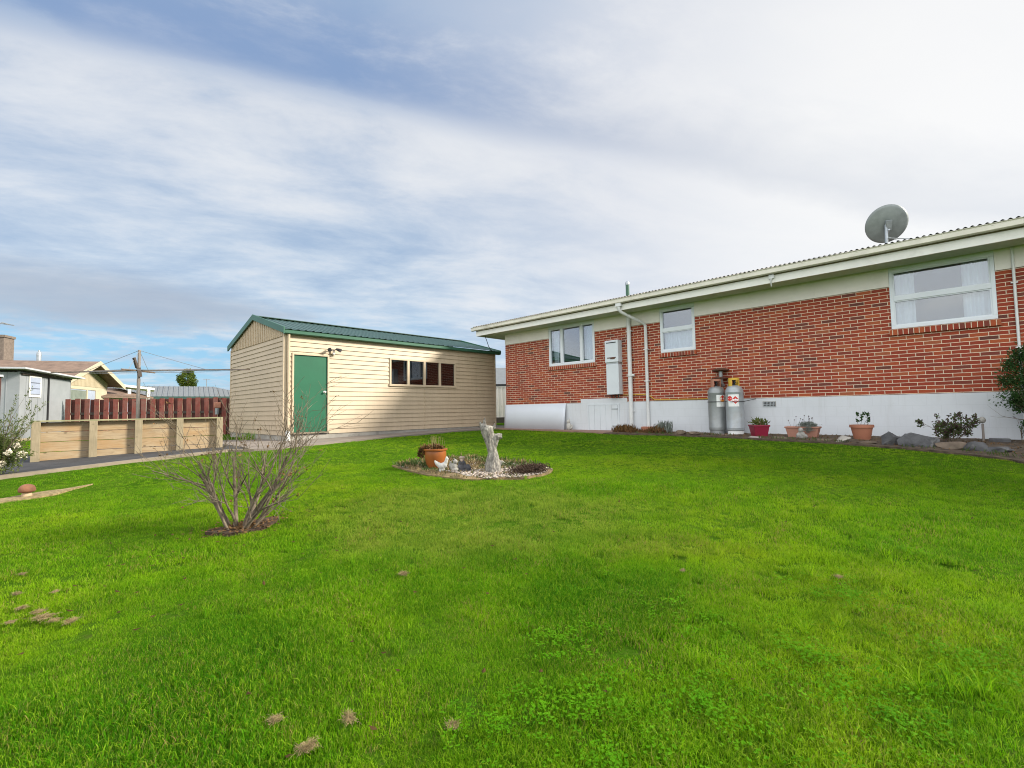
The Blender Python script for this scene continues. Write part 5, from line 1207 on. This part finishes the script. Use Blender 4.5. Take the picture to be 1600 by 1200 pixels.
def nz(scale,rot=0,stretch=(1,1,1),detail=6,rough=.55,dist=0,off=0):
    m0 = N.new('ShaderNodeMapping'); m0.inputs['Rotation'].default_value = (0,0,rot); Lk.new(cb.outputs[0],m0.inputs['Vector'])
    m_ = N.new('ShaderNodeMapping'); m_.inputs['Scale'].default_value = stretch; m_.inputs['Location'].default_value = (off,off*.7,0); Lk.new(m0.outputs[0],m_.inputs['Vector'])
    q = N.new('ShaderNodeTexNoise'); q.inputs['Scale'].default_value = scale; q.inputs['Detail'].default_value = detail; q.inputs['Roughness'].default_value = rough; q.inputs['Distortion'].default_value = dist; Lk.new(m_.outputs[0],q.inputs['Vector']); return q.outputs['Fac']
def lin(r,g,b_,k=6.15):
    f = lambda c_: (c_/255/12.92 if c_/255 <= .04045 else ((c_/255+.055)/1.055)**2.4)*k
    return (f(r),f(g),f(b_))
SKY_N, SKY_GLOW, SKY_LEFT, SKY_BANK, SKY_ROT = (-.216,-.504,.836), (.919,-.046,.392), (.013,.996,.089), (.059,.981,.185), math.radians(26)
streak = nz(1.1,SKY_ROT,(.4,1,1),7,.6,.12); fine = nz(3.1,SKY_ROT,(.6,1,1),9,.64,.25,3.3); puff = nz(3.4,0,(1,1,1),7,.6,.2,7.7)
s = math_('ADD',dot(SKY_N),math_('MULTIPLY_ADD',streak,.10,-.05)); s = math_('ADD',s,math_('MULTIPLY_ADD',fine,.10,-.05))
# s: 0 on the dark slot in the cloud sheet, positive above it
sheetcol = ramp_(math_('MULTIPLY_ADD',s,1.25,.5),[(0,lin(198,217,236)),(.30,lin(208,219,234)),(.46,lin(216,223,234)),(.50,lin(200,211,228)),(.525,lin(146,170,207)),(.57,lin(146,170,207)),(.66,lin(164,184,214)),(.85,lin(172,190,216)),(1,lin(150,176,212))])
tex = math_('MULTIPLY_ADD',math_('ADD',streak,math_('MULTIPLY',fine,.95)),.62,-.605,clamp=False)
sheetcol = mixc(ramp_(math_('ADD',tex,.5),[(.47,0),(.66,.85)]),sheetcol,lin(238,241,245))
sheetcol = mixc(ramp_(math_('SUBTRACT',.5,tex),[(.46,0),(.66,.75)]),sheetcol,lin(158,184,216))
# brighter towards the veiled sun
gl = ramp_(math_('ADD',dot(SKY_GLOW),math_('MULTIPLY',tex,.12)),[(.54,0),(.74,.36),(.90,.86),(1,1)])
sheetcol = mixc(gl,sheetcol,mixc(ramp_(dot(SKY_GLOW),[(.86,0),(1,1)]),lin(240,241,244),lin(255,254,252)))
slot = ramp_(math_('ADD',s,.5),[(.485,0),(.53,1),(.56,.85),(.64,0)])
sheetcol = mixc(math_('MULTIPLY',slot,math_('MULTIPLY_ADD',gl,-.42,.74)),sheetcol,mixc(gl,lin(138,165,206),lin(190,198,212)))
# clear band low on the left
low = math_('MULTIPLY',ramp_(DZ,[(.10,1),(.23,0)]),ramp_(dot(SKY_LEFT),[(.66,0),(.93,1)]))
low = math_('MULTIPLY',low,ramp_(puff,[(.42,1),(.62,.2)]))
clear = mixc(.8,sky.outputs[0],lin(140,200,240))
col = mixc(low,sheetcol,clear)
# grey stratus bank on the left
bank = ramp_(math_('ADD',dot(SKY_BANK),math_('ADD',math_('MULTIPLY_ADD',puff,.03,-.015),math_('MULTIPLY_ADD',math_('ABSOLUTE',math_('SUBTRACT',DZ,SKY_BANK[2])),-1.1,.0))),[(.925,0),(.98,.75)])
col = mixc(bank,col,lin(178,187,202))
haze_ = ramp_(DZ,[(.0,.45),(.06,0)]); col = mixc(haze_,col,lin(205,222,238))
col = mixc(.08,col,sky.outputs[0])
# unseen sky behind the camera, boosted as added fill light for the shaded walls
back_fill = ramp_(dot((-.78,-.35,.52)),[(.15,0),(.75,1)])
col = mixc(math_('MULTIPLY',back_fill,.75),col,lin(226,222,216))
bright = N.new('ShaderNodeVectorMath'); bright.operation = 'SCALE'; Lk.new(col,bright.inputs[0]); Lk.new(math_('MULTIPLY_ADD',back_fill,2.1,1.0),bright.inputs['Scale']); col = bright.outputs[0]
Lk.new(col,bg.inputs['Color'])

# ------------------------------------------------------------------ camera
cam = bpy.data.cameras.new('camera'); co = bpy.data.objects.new('camera',cam); COL.objects.link(co); S.camera = co
p_,r_,y_ = .054866,.016841,.800785
f = Vector((math.sin(y_)*math.cos(p_),math.cos(y_)*math.cos(p_),math.sin(p_))); rt0 = Vector((math.cos(y_),-math.sin(y_),0)); up0 = rt0.cross(f)
ri = rt0*math.cos(r_)-up0*math.sin(r_); up_ = up0*math.cos(r_)+rt0*math.sin(r_)
m = Matrix((ri,up_,-f)).transposed().to_4x4(); co.matrix_world = m
cam.sensor_width = 36; cam.lens = 739.23/1600*36; cam.clip_end = 1500; cam.clip_start = .05
S.view_settings.view_transform = 'Standard'; S.view_settings.look = 'None'; S.view_settings.exposure = .7; S.view_settings.gamma = 1; S.view_settings.use_curve_mapping = False
S.cycles.filter_width = 1.05; S.cycles.max_bounces = 6; S.cycles.transparent_max_bounces = 12
